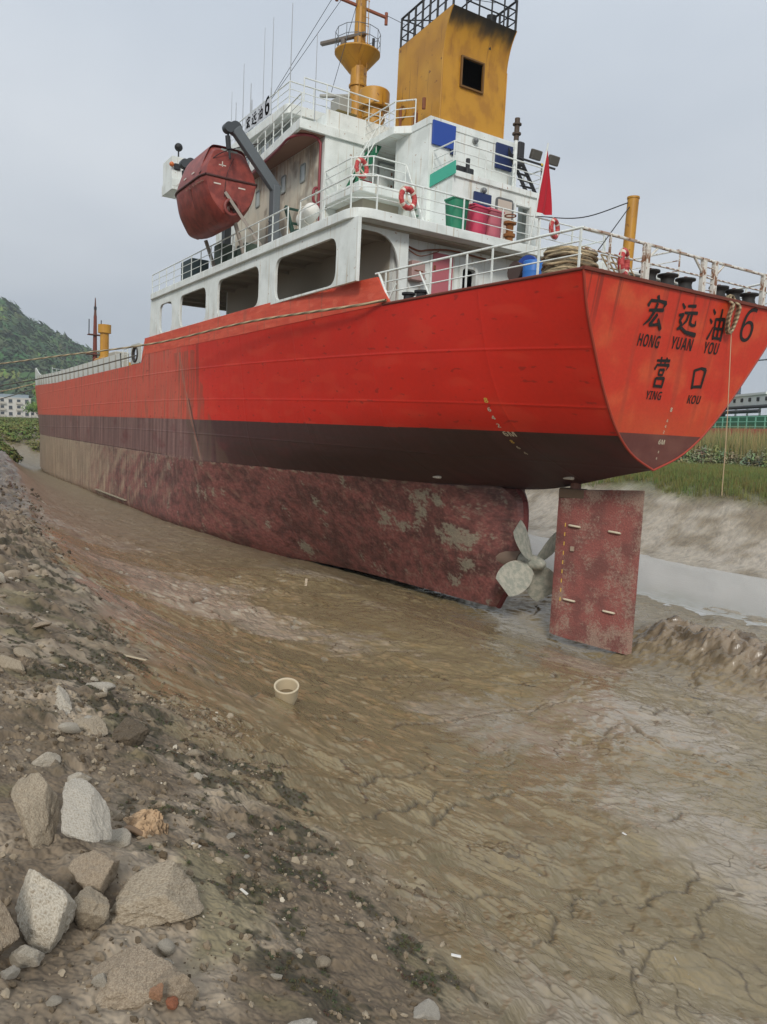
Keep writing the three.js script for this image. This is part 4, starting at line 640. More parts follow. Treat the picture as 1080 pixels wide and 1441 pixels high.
{ // platform of the second deck, aft of the house
  part('second_deck', [box(12.15, 14.98, 3.5, -0.2, 14.86, 15.24, 0.05)], WHITE);
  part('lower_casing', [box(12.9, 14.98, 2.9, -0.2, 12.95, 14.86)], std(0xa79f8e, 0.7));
  railing([[14.95, 3.45, 15.24], [12.9, 3.45, 15.24], [12.2, 2.9, 15.24], [12.2, 1.45, 15.24]], { H: 0.98, gap: 1.2 });
  // ladder down to the boat deck
  const st = group('aft_ladder'); for (const dp of [1.38, 0.72]) M('stringer', flat(S(12.1, dp + 0.02, 15.24), S(10.9, dp + 0.02, 12.96), 0.05, 0.16), dp > 1 ? RAILW : GREEN, st); for (let i = 1; i < 9; i++) { const t = i / 9; M('tread', box(lerp(12.1, 10.9, t) - 0.1, lerp(12.1, 10.9, t) + 0.1, 1.38, 0.72, lerp(15.24, 12.96, t) - 0.015, lerp(15.24, 12.96, t) + 0.015), GREEN, st); } M('handrail', [bar(S(12.2, 1.42, 16.2), S(10.9, 1.42, 13.9), 0.028), bar(S(10.9, 1.42, 13.9), S(10.9, 1.42, 12.96), 0.028)], RAILW, st);
  // casing under the funnel
  part('engine_casing', [box(11, 13.3, 1.25, -2.9, 12.95, 17.45), box(13.3, 15, -0.25, -2.9, 12.95, 17.45)], WHITE);
  const sh = new THREE.Shape(); for (const [i, [s, p]] of [[10.98, 1.27], [12.2, 1.27], [12.7, 1.75], [15, 1.75], [15, -2.9], [10.98, -2.9]].entries()) i ? sh.lineTo(s, p) : sh.moveTo(s, p); sh.closePath(); const g = extrude(sh, 0.25, 0.01); g.rotateX(-Math.PI / 2); g.translate(0, 17.45, 0); part('funnel_deck', g, WHITE);
  railing([[14.95, 1.7, 17.7], [12.75, 1.7, 17.7], [12.1, 1.2, 17.7]], { H: 0.95, gap: 1.0, mat: RAILW });
  const gs = group('green_ladder'); for (const ds of [14.8, 14.15]) M('stringer', flat(S(ds, 1.35, 17.75), S(ds, 2.75, 15.26), 0.05, 0.24), GREEN, gs); for (let i = 1; i < 9; i++) { const t = i / 9, p = lerp(1.35, 2.75, t), h = lerp(17.75, 15.26, t); M('tread', box(14.15, 14.8, p - 0.1, p + 0.1, h - 0.02, h + 0.02), GREEN, gs); } for (const k of [0.5, 0.95]) M('handrail', bar(S(14.1, 1.3, 17.75 + k), S(14.1, 2.75, 15.26 + k), 0.025), RAILW, gs); for (let i = 0; i < 5; i++) { const t = i / 4; M('baluster', bar(S(14.1, lerp(1.3, 2.75, t), lerp(17.75, 15.26, t)), S(14.1, lerp(1.3, 2.75, t), lerp(18.7, 16.21, t)), 0.02), RAILW, gs); }
  const d = group('white_door'); M('leaf', box(14.9, 14.985, 0.95, 0.25, 15.3, 17.1, 0.03), WHITE, d); M('frame', [box(14.93, 14.99, 1.02, 0.95, 15.26, 17.2), box(14.93, 14.99, 0.25, 0.18, 15.26, 17.2), box(14.93, 14.99, 0.95, 0.25, 17.1, 17.2)], std(0x8a8d8c, 0.6), d); for (const h of [15.7, 16.2, 16.7]) M('dog', box(14.86, 14.91, 0.4, 0.34, h, h + 0.12), RUSTY, d);
  const rb = group('fire_hose_box'); M('case', box(14.55, 14.95, 2.25, 1.45, 15.26, 16.15, 0.03), std(0x9c2430, 0.5), rb); M('emblem', box(14.53, 14.56, 1.95, 1.65, 15.6, 15.8), std(0xd8c8c0, 0.6), rb);
}
{ // blue screens over the casing windows, lamps, vents
  part('blue_screen', box(10.9, 10.985, 1.18, 0.12, 16.72, 17.58, 0.015), BLUE); part('blue_screen', box(10.9, 10.985, 0.3, 0.1, 16.55, 16.75), NAVY);
  part('blue_screen', box(10.9, 10.985, -1.9, -2.75, 16.55, 17.5, 0.015), NAVY);
  for (const [s, p, h] of [[10.95, -0.85, 17.3], [9.66, -0.35, 15.05]]) { const l = group('bulkhead_lamp'); M('base', xf(new THREE.CylinderGeometry(0.12, 0.12, 0.05, 14), { rot: [0, 0, Math.PI / 2], pos: S(s, p, h) }), std(0x8f918e, 0.5), l); M('globe', new THREE.SphereGeometry(0.1, 12, 10).translate(s - 0.06, h, -p), std(0x6c6f70, 0.25), l); }
  // lower after house
  { const aw = new THREE.Shape(); aw.moveTo(-1.0, 12.95); aw.lineTo(3.35, 12.95); aw.lineTo(3.35, 15.3); aw.lineTo(-1.0, 15.3); aw.closePath(); aw.holes.push(rrect(1.95, 13.0, 2.65, 14.85, 0.08)); const wg = extrude(aw, 0.08); wg.rotateY(-Math.PI / 2); wg.translate(9.78, 0, 0);
    part('after_house', [wg, box(9.78, 11, 1.0, 0.93, 12.95, 15.3), box(9.78, 11, -3.28, -3.35, 12.95, 15.3), box(9.62, 11, 1.05, -3.42, 15.3, 15.5)], WHITE); }
  const sl = new THREE.Shape(); sl.moveTo(11, 14.3); sl.lineTo(11, 15.2); sl.lineTo(9.9, 15.6); sl.lineTo(9.65, 15.6); sl.lineTo(9.65, 12.96); sl.lineTo(11, 12.96); sl.closePath(); const g = extrude(sl, 0.05); g.translate(0, 0, -1.09); part('side_plate', g, WHITE);
  part('canvas_dodger', [flat(S(11.12, 1.14, 15.4), S(9.45, 1.14, 15.54), 0.03, 0.45)], TEAL);
  railing([[10.95, 1.06, 15.5], [9.7, 1.06, 15.5], [9.7, -3.4, 15.5], [10.9, -3.4, 15.5]], { H: 1.0, gap: 1.35 });
  const bd = group('beige_door'); M('leaf', box(9.60, 9.68, -1.05, -1.75, 13.05, 14.9, 0.06), std(0xb9ada0, 0.6), bd); const fr = rrect(0.98, 13.0, 1.82, 14.98, 0.15, THREE.Shape); fr.holes.push(rrect(1.05, 13.06, 1.75, 14.9, 0.12)); const fg = extrude(fr, 0.07); fg.rotateY(-Math.PI / 2); fg.translate(9.69, 0, 0); M('frame', fg, std(0x5c5e5e, 0.6), bd);
  const od = group('open_doorway'); M('frame', [box(9.6, 9.7, -1.86, -1.95, 12.96, 14.92), box(9.6, 9.7, -2.65, -2.74, 12.96, 14.92), box(9.6, 9.7, -1.95, -2.65, 14.85, 14.93)], WHITE, od);
  part('blue_screen', box(9.6, 9.68, 0.1, -0.72, 14.25, 14.95, 0.015), NAVY);
  // starboard ladder and floodlights
  const lt = group('floodlight_post'); M('post', bar(S(9.9, -2.0, 15.5), S(9.9, -2.0, 17.3), 0.07, 10), RAILW, lt); M('lantern', [bar(S(9.9, -2.0, 17.3), S(9.9, -2.0, 18.1), 0.1, 12), bar(S(9.9, -2.0, 17.5), S(9.9, -2.0, 17.56), 0.17, 12), bar(S(9.9, -2.0, 17.85), S(9.9, -2.0, 17.9), 0.17, 12)], std(0x4a3c30, 0.7), lt); M('arm', [bar(S(9.9, -2.1, 16.7), S(9.9, -4.1, 16.7), 0.045), bar(S(9.9, -3.4, 16.7), S(9.9, -3.4, 15.5), 0.03)], DARK, lt);
  for (const p of [-3.0, -3.95]) M('floodlight', [xf(new RoundedBoxGeometry(0.18, 0.36, 0.5, 2, 0.04), { pos: S(9.85, p, 16.98), rot: [0, 0, 0.35] })], std(0x55524c, 0.5), lt);
  part('deck_machinery', [xf(new RoundedBoxGeometry(0.35, 0.9, 0.3, 2, 0.06), { pos: S(10.1, -2.35, 16.9) }), box(10.2, 10.6, 0.5, -0.3, 15.5, 15.95, 0.05), bar(S(10.1, 0.1, 15.5), S(10.1, 0.1, 16.2), 0.08, 10)], DARK);
  const sl2 = group('starboard_ladder'); for (const dp of [-2.5, -3.0]) M('stringer', flat(S(10.95, dp, 17.4), S(9.9, dp - 0.2, 15.5), 0.04, 0.14), DARK, sl2); for (let i = 1; i < 7; i++) { const t = i / 7; M('tread', box(lerp(10.95, 9.9, t) - 0.08, lerp(10.95, 9.9, t) + 0.08, -2.5, -3.1, lerp(17.4, 15.5, t), lerp(17.4, 15.5, t) + 0.025), DARK, sl2); }
}
{ // funnel: straight casing whose after face curls out at the top under a black cage
  const pr = new THREE.Shape(); pr.moveTo(14.5, 17.7); pr.lineTo(14.5, 21.55); pr.lineTo(10.92, 21.8); pr.quadraticCurveTo(11.36, 21.25, 11.4, 20.35); pr.lineTo(11.4, 17.7); pr.closePath();
  const f = group('funnel'), side = z => extrude(pr, 0.04).translate(0, 0, z);
  M('side_plate', side(-0.55), YELLOW, f); M('side_plate', side(2.56), YELLOW, f); M('forward_plate', box(14.44, 14.5, 0.51, -2.56, 17.7, 21.55), YELLOW, f); M('light_seal_plate', box(11.3, 14.44, 0.51, -2.56, 21.1, 21.16), BLACK, f);  // black plate under the cage added to close the hollow funnel to daylight
  { // after plate with its opening, sooted under the rim
    const soot = tex(512, 512, (u, v) => { const n = fbm(u * 6, v * 5, 4); let c = mix3([186, 134, 36], [164, 114, 34], sstep(-0.2, 0.4, n)); const st = noise(u * 40, v * 2) + 0.4 * n; c = mix3(c, [112, 76, 32], 0.35 * sstep(0.5, 0.85, st)); return mix3(c, [30, 27, 24], 0.95 * sstep(0.82, 1.0, v + 0.08 * n)); }, { repeat: false });
    const q = [[11.4, 17.7], [11.4, 19.35], [11.4, 20.35]]; for (let i = 1; i <= 10; i++) { const t = i / 10, k = 1 - t; q.push([k * k * 11.4 + 2 * k * t * 11.36 + t * t * 10.92, k * k * 20.35 + 2 * k * t * 21.25 + t * t * 21.8]); }
    const cols = [0.51, -0.35, -1.35, -2.56], pos = [], uv = [], idx = []; q.forEach(([s, h], i) => cols.forEach((p, k) => { pos.push(s, h, -p); uv.push((0.55 - p) / 3.15, (h - 17.7) / 4.1); if (i && k && !(i === 2 && k === 2)) { const a = (i - 1) * 4 + k - 1; idx.push(a, a + 1, a + 4, a + 4, a + 1, a + 5); } }));
    const a = new THREE.BufferGeometry(); a.setAttribute('position', new THREE.Float32BufferAttribute(pos, 3)); a.setAttribute('uv', new THREE.Float32BufferAttribute(uv, 2)); a.setIndex(idx); const m = M('after_plate', toCreasedNormals(a, 0.6), new THREE.MeshStandardMaterial({ map: soot, roughness: 0.6, side: THREE.DoubleSide }), f, true); m.userData.label = 'after face of the funnel, sooty under its curled rim'; M('inner_bulkhead', box(12.6, 12.66, 0.5, -2.55, 17.7, 21.1), BLACK, f); }
  M('louvre_frame', [box(11.31, 11.4, -0.28, -0.35, 19.28, 20.42), box(11.31, 11.4, -1.35, -1.42, 19.28, 20.42), box(11.31, 11.4, -0.35, -1.35, 20.35, 20.42), box(11.31, 11.4, -0.35, -1.35, 19.28, 19.35)], std(0x6a4a1e, 0.7), f);
  M('ring_emblem', xf(new THREE.TorusGeometry(0.26, 0.025, 8, 28), { pos: S(14.0, 0.58, 18.9) }), std(0x8a6420, 0.6), f);
  M('funnel_edge', [bar(S(11.4, 0.56, 17.7), S(11.4, 0.56, 20.4), 0.03), bar(S(11.4, -2.6, 17.7), S(11.4, -2.6, 20.4), 0.03)], YELLOW, f);
  const cage = []; const y0 = s => lerp(21.55, 21.8, (14.5 - s) / 3.6);
  for (let i = 0; i <= 7; i++) { const s = lerp(14.45, 10.98, i / 7); for (const p of [0.5, -2.55]) cage.push(bar(S(s, p, y0(s)), S(s, p, y0(s) + 1.15), 0.05)); }
  for (const p of [0.5, -2.55]) for (let k = 0; k <= 3; k++) cage.push(bar(S(14.45, p, y0(14.45) + k * 0.38), S(10.98, p, y0(10.98) + k * 0.38), k % 3 ? 0.025 : 0.045));
  for (const s of [14.45, 10.98]) { for (let k = 0; k <= 3; k++) cage.push(bar(S(s, 0.5, y0(s) + k * 0.38), S(s, -2.55, y0(s) + k * 0.38), 0.03)); for (let i = 1; i < 5; i++) cage.push(bar(S(s, lerp(0.5, -2.55, i / 5), y0(s)), S(s, lerp(0.5, -2.55, i / 5), y0(s) + 1.15), 0.035)); }
  cage.push(bar(S(14.45, -1, 22.65), S(10.98, -1, 22.9), 0.03), bar(S(14.45, 0.5, 22.65), S(12.5, -2.55, 22.8), 0.025)); M('cage', cage, BLACK, f);
  for (const [s, p, r] of [[12.2, -1.0, 0.34], [13.3, -1.2, 0.22], [11.5, -1.6, 0.2]]) M('exhaust_pipe', bar(S(s, p, 21.0), S(s - 0.2, p, 22.2), r, 16), BLACK, f);
  part('standpipe', [bar(S(13.6, 0.9, 17.7), S(13.6, 0.9, 18.9), 0.06), bar(S(12.6, 0.85, 17.7), S(12.6, 0.85, 18.4), 0.09, 10), bar(S(12.0, 0.9, 18.35), S(12.0, 0.9, 18.75), 0.07, 10)], RUSTY);
}
{ // mushroom vent
  const v = group('mushroom_vent'), c = S(15.6, 0.95, 0); M('trunk', [bar(V(c.x, 17.9, c.z), V(c.x, 19.6, c.z), 0.44, 24), bar(V(c.x, 19.0, c.z), V(c.x, 19.06, c.z), 0.48, 24)], YELLOW, v); M('cowl', new THREE.LatheGeometry([[0.46, 19.45], [0.62, 19.42], [0.64, 19.46], [0.64, 20.08], [0.6, 20.14], [0, 20.2]].map(a => new THREE.Vector2(...a)), 32).translate(c.x, 0, c.z), YELLOW, v);
}
{ // radar mast
  const m = group('radar_mast'), c = S(17.3, 0.8, 0), sq = (x, y0, y1, r0, r1, z) => { const g = new THREE.CylinderGeometry(r1, r0, y1 - y0, 8); return g.translate(x, (y0 + y1) / 2, z); };
  M('column', [sq(c.x, 17.9, 22.5, 0.38, 0.34, c.z), sq(c.x, 22.5, 26, 0.27, 0.22, c.z)], YELLOW, m);
  M('platform', [new THREE.CylinderGeometry(1.0, 0.35, 0.75, 28).translate(c.x + 0.15, 21.95, c.z), new THREE.CylinderGeometry(1.0, 1.0, 0.06, 28).translate(c.x + 0.15, 22.35, c.z)], new THREE.MeshStandardMaterial({ map: withRepeat(yelTex, 0.3), roughness: 0.6 }), m);
  const rl = []; for (let i = 0; i < 12; i++) { const a = i / 12 * Math.PI * 2, b = (i + 1) / 12 * Math.PI * 2, q = (t, y) => V(c.x + 0.15 + Math.cos(t) * 0.98, y, c.z + Math.sin(t) * 0.98); rl.push(bar(q(a, 22.38), q(a, 23.2), 0.014, 5)); for (const y of [22.8, 23.2]) rl.push(bar(q(a, y), q(b, y), 0.014, 5)); } M('platform_rail', rl, GREY, m);
  { const rg = []; for (let i = 0; i < 22; i++) rg.push(bar(V(c.x - 0.45, 18.2 + i * 0.34, c.z - 0.17), V(c.x - 0.45, 18.2 + i * 0.34, c.z + 0.17), 0.014, 5)); rg.push(bar(V(c.x - 0.45, 18, c.z - 0.17), V(c.x - 0.36, 25.8, c.z - 0.17), 0.018, 5), bar(V(c.x - 0.45, 18, c.z + 0.17), V(c.x - 0.36, 25.8, c.z + 0.17), 0.018, 5)); M('mast_ladder', rg, YELLOW, m); M('mast_band', [bar(V(c.x, 20.9, c.z), V(c.x, 20.98, c.z), 0.4, 16), bar(V(c.x, 19.3, c.z), V(c.x, 19.38, c.z), 0.42, 16)], YELLOW, m); }
  M('radar_scanner', [xf(new RoundedBoxGeometry(2.3, 0.16, 0.2, 2, 0.05), { pos: V(c.x + 0.6, 23.0, c.z - 0.5), rot: [0, 0.5, 0] }), sq(c.x + 0.55, 22.38, 22.95, 0.16, 0.12, c.z - 0.5)], std(0x6a625a, 0.6), m);
  M('crossarm', [flat(S(17.3, 2.0, 24.25), S(17.3, -0.55, 24.2), 0.12, 0.1), bar(S(17.3, 2.0, 24.1), S(17.3, 2.0, 24.6), 0.08), bar(S(17.3, -0.5, 23.9), S(17.3, -0.5, 24.4), 0.08)], std(0x8c5038, 0.7), m);
  M('lower_platform', [box(17.0, 18.2, 1.9, 0.9, 19.55, 19.65), bar(S(17.3, 0.9, 19.6), S(17.6, 1.7, 19.2), 0.05)], std(0x6b6136, 0.7), m);
  M('radar_unit', [box(17.2, 18.0, 1.75, 1.1, 19.65, 20.35, 0.05), xf(new RoundedBoxGeometry(1.7, 0.14, 0.16, 2, 0.05), { pos: S(17.7, 1.5, 20.5), rot: [0, 0.9, 0] }), bar(S(17.5, 1.4, 20.3), S(17.5, 1.4, 20.5), 0.08), box(17.2, 17.7, 1.85, 1.3, 19.2, 19.5, 0.05)], std(0x9a9a92, 0.6), m);
  M('mast_light', [bar(S(17.05, 0.25, 22.6), S(17.05, 0.25, 23.0), 0.07)], BLACK, m);
  const st = []; for (const [a, b] of [[S(17.3, 0.9, 25.6), S(23.5, 3.3, 20.2)], [S(17.3, 2.0, 24.5), S(22.8, 3.4, 20.1)], [S(17.3, 0.6, 25.8), S(15.2, 3.2, 19.4)], [S(17.3, -0.5, 24.3), S(14.4, 0.4, 22.5)], [S(17.3, -0.5, 25.5), S(12, -2.3, 23.2)]]) st.push(bar(a, b, 0.012, 5)); M('stay_wire', st, DARK, m);
}
for (const [s, p, h0, h1, r] of [[25.2, 3.5, 19.9, 22.6, 0.02], [24.6, 3.5, 19.9, 21.9, 0.03], [23.7, 3.5, 19.9, 23.4, 0.025], [23, 3.4, 19.9, 22.3, 0.035], [22, 3.2, 19.9, 24.5, 0.02], [21.5, 3.0, 19.9, 24.8, 0.025], [19.5, 3.0, 19.9, 24.6, 0.03], [17.2, 2.9, 18.6, 22.5, 0.025], [22.6, 3.5, 19.9, 21.4, 0.05], [20.4, 3.5, 19.9, 21.2, 0.05]]) part('whip_antenna', bar(S(s, p, h0), S(s, p, h1), r, 6, r * 0.5), std(0x9fa4a8, 0.5));
// boat deck rails and davit
railing([[30.3, 5.85, 12.97], [26.5, 5.85, 12.97], [22.5, 5.85, 12.97], [17.2, 5.85, 12.97], [13.2, 5.85, 12.97]], { H: 1.05, gap: 1.45, flatPost: true });
railing([[12.2, 5.85, 12.97], [8.6, 5.85, 12.97], [8.08, 5.2, 12.97], [8.08, -5.2, 12.97], [8.6, -5.85, 12.97], [30, -5.85, 12.97]], { H: 1.05, gap: 1.75, flatPost: true });
{
  const d = group('boat_davit');
  for (const s of [17.2, 22.6]) {
    M('davit_arm', [flat(S(s, 4.6, 13.0), S(s, 4.6, 15.95), 0.32, 0.46, V(1, 0, 0)), flat(S(s, 4.5, 15.75), S(s, 6.42, 17.8), 0.3, 0.42), flat(S(s, 4.0, 13.1), S(s, 4.7, 14.6), 0.22, 0.3)], GREY, d);
    M('davit_head', [xf(new THREE.CylinderGeometry(0.26, 0.26, 0.28, 18), { rot: [0, 0, Math.PI / 2], pos: S(s, 6.42, 17.8) }), xf(new THREE.CylinderGeometry(0.2, 0.2, 0.34, 18), { rot: [0, 0, Math.PI / 2], pos: S(s, 6.7, 17.76) }), flat(S(s, 6.3, 17.9), S(s, 6.8, 17.86), 0.24, 0.14)], std(0x3f4448, 0.5), d);
    M('fall_wire', [bar(S(s, 6.72, 17.7), S(s, 6.6, 16.6), 0.05), bar(S(s, 6.72, 17.45), S(s, 6.66, 16.95), 0.1, 10)], DARK, d);
  }
  M('keel_chock', [flat(S(18, 5.5, 13.0), S(18, 6.0, 14.4), 0.14, 0.14), flat(S(21.5, 5.5, 13.0), S(21.5, 6.0, 14.3), 0.14, 0.14), flat(S(16.6, 5.4, 13.3), S(17.6, 6.6, 15.4), 0.12, 0.12)], std(0x8f867c, 0.7), d);
  M('winch', [box(18.8, 19.8, 5.2, 4.4, 12.97, 13.9, 0.08), xf(new THREE.CylinderGeometry(0.35, 0.35, 0.9, 18), { rot: [0, 0, Math.PI / 2], pos: S(20.3, 4.9, 13.5) }), box(21, 21.8, 5.5, 4.8, 12.97, 14.2, 0.06)], std(0x4c5c50, 0.6), d);
}
part('deck_locker', [box(24.6, 26.2, 5.6, 4.7, 12.97, 14.1, 0.04)], std(0x27383c, 0.6));
stage('house');
// ------------------------------------------------------------------ after deck fittings
const sheerAt = s => { const i = COLS.map(c => c[NJ]); return [interp(i.map(p => [p[0], p[1]]), s), interp(i.map(p => [p[0], p[2]]), s)]; };
const edge = (s, inset = 0.06) => { const [h, b] = sheerAt(s); return [s, b - inset, h + 0.03]; };
for (const k of [1, -1]) {
  const f = a => [a[0], a[1] * k, a[2]];
  railing([7.6, 6.6, 5.2, 3.85, 2.4, 1.2, 0.16].map(s => f(edge(s))), { H: 0.98, posts: [7.1, 5.15, 4.4, 3.8, 2.9, 1.4, 0.2].map(s => f(edge(s))), flatPost: true, r: 0.026, mat: RAILW });
  const br = group('rail_brace'); M('brace', [bar(S(...f(edge(7.0))), S(...f(edge(6.6))).add(V(0, 0.55, 0)), 0.03), bar(S(...f(edge(5.15))), S(...f(edge(5.6))).add(V(0, 0.75, 0)), 0.03), bar(S(...f(edge(7.45))).add(V(0, 0.98, 0)), S(...f(edge(6.85))), 0.045)], RAILW, br);
}
railing([[0.16, 4.2, 10.17], [0.12, 3.35, 10.17], [0.12, -3.4, 10.17], [0.16, -4.2, 10.17]], { H: 0.92, rails: [0.5, 1], posts: [[0.12, 3.3, 10.17], [0.12, 2.05, 10.17]], r: 0.03, mat: RAILR, flatPost: true });
for (const p of [1.9, -0.45, -0.95, -3.3]) { const b = group('stern_stanchion'); M('stanchion', box(0.06, 0.2, p + 0.07, p - 0.07, 10.15, 11.12, 0.02), RAILR, b); M('brace', bar(S(0.13, p, 10.7), S(0.13, p + (p > -0.6 && p < 0 ? 0.42 : -0.42), 11.08), 0.035), RAILR, b); }
for (let i = 0; i < 4; i++) part('ladder_rung', bar(S(0.13, -0.45, 10.3 + i * 0.2), S(0.13, -0.95, 10.3 + i * 0.2), 0.015), RAILR);
for (const p of [1.54, 0.80, 0.05, -1.45, -2.15, -2.9]) { const r = group('fairlead_roller'); M('drum', new THREE.LatheGeometry([[0.0, 0], [0.23, 0], [0.25, 0.05], [0.19, 0.1], [0.17, 0.2], [0.19, 0.28], [0.27, 0.31], [0.27, 0.36], [0, 0.38]].map(a => new THREE.Vector2(...a)), 20).translate(0.3, 10.16, -p), std(0x24211f, 0.7), r); M('pin', bar(S(0.3, p, 10.5), S(0.3, p, 10.58), 0.05, 8), RUSTY, r); }
part('roller_bed', box(0.08, 0.55, 1.9, -3.3, 10.02, 10.16), RUSTY);
for (const [s, p] of [[6.1, 4.7], [6.7, 4.75], [1.6, 3.3], [2.1, 3.3]]) { const b = group('mooring_bollard'); M('post', [bar(S(s, p, 9.72), S(s, p, 10.24), 0.16, 16)], DARK, b); M('cap', bar(S(s, p, 10.24), S(s, p, 10.3), 0.22, 16), DARK, b); }
{ // mooring winch and deck boxes
  part('rope_grating', box(0.8, 2.3, 4.0, 2.4, 9.72, 10.22, 0.03), RUSTY); const w = group('mooring_winch'); M('bed', box(3.6, 5.4, 2.7, -0.4, 9.72, 10.3, 0.04), RUSTY, w); M('drum', xf(new THREE.CylinderGeometry(0.38, 0.38, 1.3, 20), { rot: [Math.PI / 2, 0, 0], pos: S(4.6, 1.2, 11.0) }), RUSTY, w); M('flange', [0.5, 1.9].map(p => xf(new THREE.CylinderGeometry(0.55, 0.55, 0.06, 22), { rot: [Math.PI / 2, 0, 0], pos: S(4.6, p, 11.0) })), BLUE, w); M('motor', box(4.1, 5.1, 0.4, -0.3, 10.3, 11.4, 0.08), BLUE, w); M('warping_end', xf(new THREE.CylinderGeometry(0.24, 0.3, 0.4, 16), { rot: [Math.PI / 2, 0, 0], pos: S(4.6, 2.2, 11.0) }), std(0x4a3a34, 0.7), w);
  part('skylight_hatch', [box(1.7, 4.0, 0.9, -1.6, 9.72, 10.75, 0.05), box(1.6, 4.1, 1.0, -1.7, 10.75, 10.86, 0.03)], WHITE);
  part('rusty_vent', [bar(S(2.6, 2.4, 9.72), S(2.6, 2.4, 10.7), 0.16, 14), new THREE.LatheGeometry([[0.16, 0], [0.3, -0.05], [0.3, 0.12], [0, 0.2]].map(a => new THREE.Vector2(...a)), 18).translate(2.6, 10.7, -2.4)], DARK);
  const yp = group('yellow_post'); M('post', bar(S(5, -2.95, 9.72), S(5, -3.1, 14.3), 0.19, 16), YELLOW, yp); M('cap', bar(S(5, -3.1, 14.28), S(5, -3.1, 14.34), 0.21, 16), YELLOW, yp); M('stay_wire', [tube([S(5, -2.95, 14.15), S(6.4, -2.4, 13.85), S(9.6, -2.9, 14.6)], 0.02, 5, 20), bar(S(5, -2.95, 14.0), S(2.5, 1.6, 10.9), 0.018, 5)], DARK, yp);
  railing([[4.2, 0.3, 10.86], [4.2, -1.6, 10.86], [1.8, -1.6, 10.86]], { H: 0.95, gap: 1.2, mat: RAILR });
  part('net_frame', (() => { const g = []; for (let i = 0; i < 6; i++) { g.push(bar(S(0.9, 2.0 - i * 0.2, 10.1), S(1.4, 2.2 - i * 0.2, 11.0), 0.02)); g.push(bar(S(0.9 + i * 0.1, 2.0 + i * 0.04, 10.1 + i * 0.18), S(0.9 + i * 0.1, 1.0 + i * 0.04, 10.1 + i * 0.18), 0.02)); } return g; })(), std(0x8d7a5c, 0.9));
}
const ropeTex = tex(128, 128, (u, v) => { const k = 150 + 40 * Math.sin((u * 1 + v * 8) * Math.PI * 2) + 25 * noise(u * 20, v * 60); return [k, k * 0.9, k * 0.72]; }, {});
const ROPE = new THREE.MeshStandardMaterial({ map: ropeTex, roughness: 0.95 });
function aboardMesh(name, geo, mat, label, category, grp) { const m = M(name, geo, mat, null); m.rotation.x = HEEL; return tag(m, label, category, grp); }
{ const g = []; const r = rng(5); for (let k = 0; k < 9; k++) { const pts = []; for (let i = 0; i < 14; i++) { const a = i / 14 * Math.PI * 2, R = 0.95 + 0.16 * (r() - 0.5) - 0.05 * (k % 3); pts.push(S(1.5 + Math.cos(a) * R * 0.7, 3.25 + Math.sin(a) * R * 0.75, 10.28 + k * 0.075 + 0.05 * (r() - 0.5))); } g.push(tube(pts, 0.05, 6, 60, true)); } aboardMesh('coiled_hawser', g, ROPE, 'thick fawn hawser coiled in a heap on a rusty grating', 'rope'); }
// life rings
const ringTex = tex(256, 32, (u, v) => { const b = Math.abs(((u * 4) % 1) - 0.5) < 0.09; const n = noise(u * 30, v * 4); return b ? [214, 204, 190].map(k => k * (1 + 0.1 * n)) : mix3([196, 88, 84], [170, 52, 54], sstep(-0.4, 0.4, n)); });
const RING = new THREE.MeshStandardMaterial({ map: ringTex, roughness: 0.7 });
function lifeRing(label, s, p, h, yaw, dark) {
  const o = aboard('life_ring', label, 'life ring', s, p, h, 'life rings hung on the rails'); const tg = new THREE.TorusGeometry(0.29, 0.085, 12, 36); o.add(M('float', tg, RING, null, true)); o.children[0].rotation.y = yaw;
  const y = new THREE.Group(); const sg = []; for (const a of [Math.PI / 2, -Math.PI / 6, Math.PI * 7 / 6]) sg.push(flat(V(0, 0, 0), V(Math.cos(a) * 0.24, Math.sin(a) * 0.24, 0), 0.06, 0.03, V(0, 0, 1))); const m = M('bracket', sg, std(0xd8d3be, 0.7), o); m.rotation.y = yaw; m.translateZ(-0.06);
  const ln = []; for (let i = 0; i < 4; i++) { const a0 = i * Math.PI / 2 + 0.3, pts = []; for (let k = 0; k <= 6; k++) { const a = a0 + k / 6 * 1.2; pts.push(V(Math.cos(a) * (0.385 + 0.02 * Math.sin(k / 6 * Math.PI)), Math.sin(a) * (0.385 + 0.02 * Math.sin(k / 6 * Math.PI)), 0)); } ln.push(tube(pts, 0.012, 5, 14)); } const gl = M('grab_line', ln, std(0xc9b9a0, 0.9), o); gl.rotation.y = yaw; return o;
}
lifeRing('faded red and white life ring on the second deck rail beside the green ladder', 12.42, 3.28, 15.75, -1.25);
lifeRing('faded red life ring with white spoked bracket on the boat deck rail', 7.98, 4.1, 13.52, -1.45);
lifeRing('red life ring at the after house corner beyond the red flag', 8.0, -2.45, 13.75, -1.2);
lifeRing('red life ring hung on the stern rail near the yellow post', 0.3, 2.55, 10.55, -1.1);
lifeRing('red life ring hanging on the bridge wing behind the lifeboat', 25.5, 5.3, 18.4, -1.57);
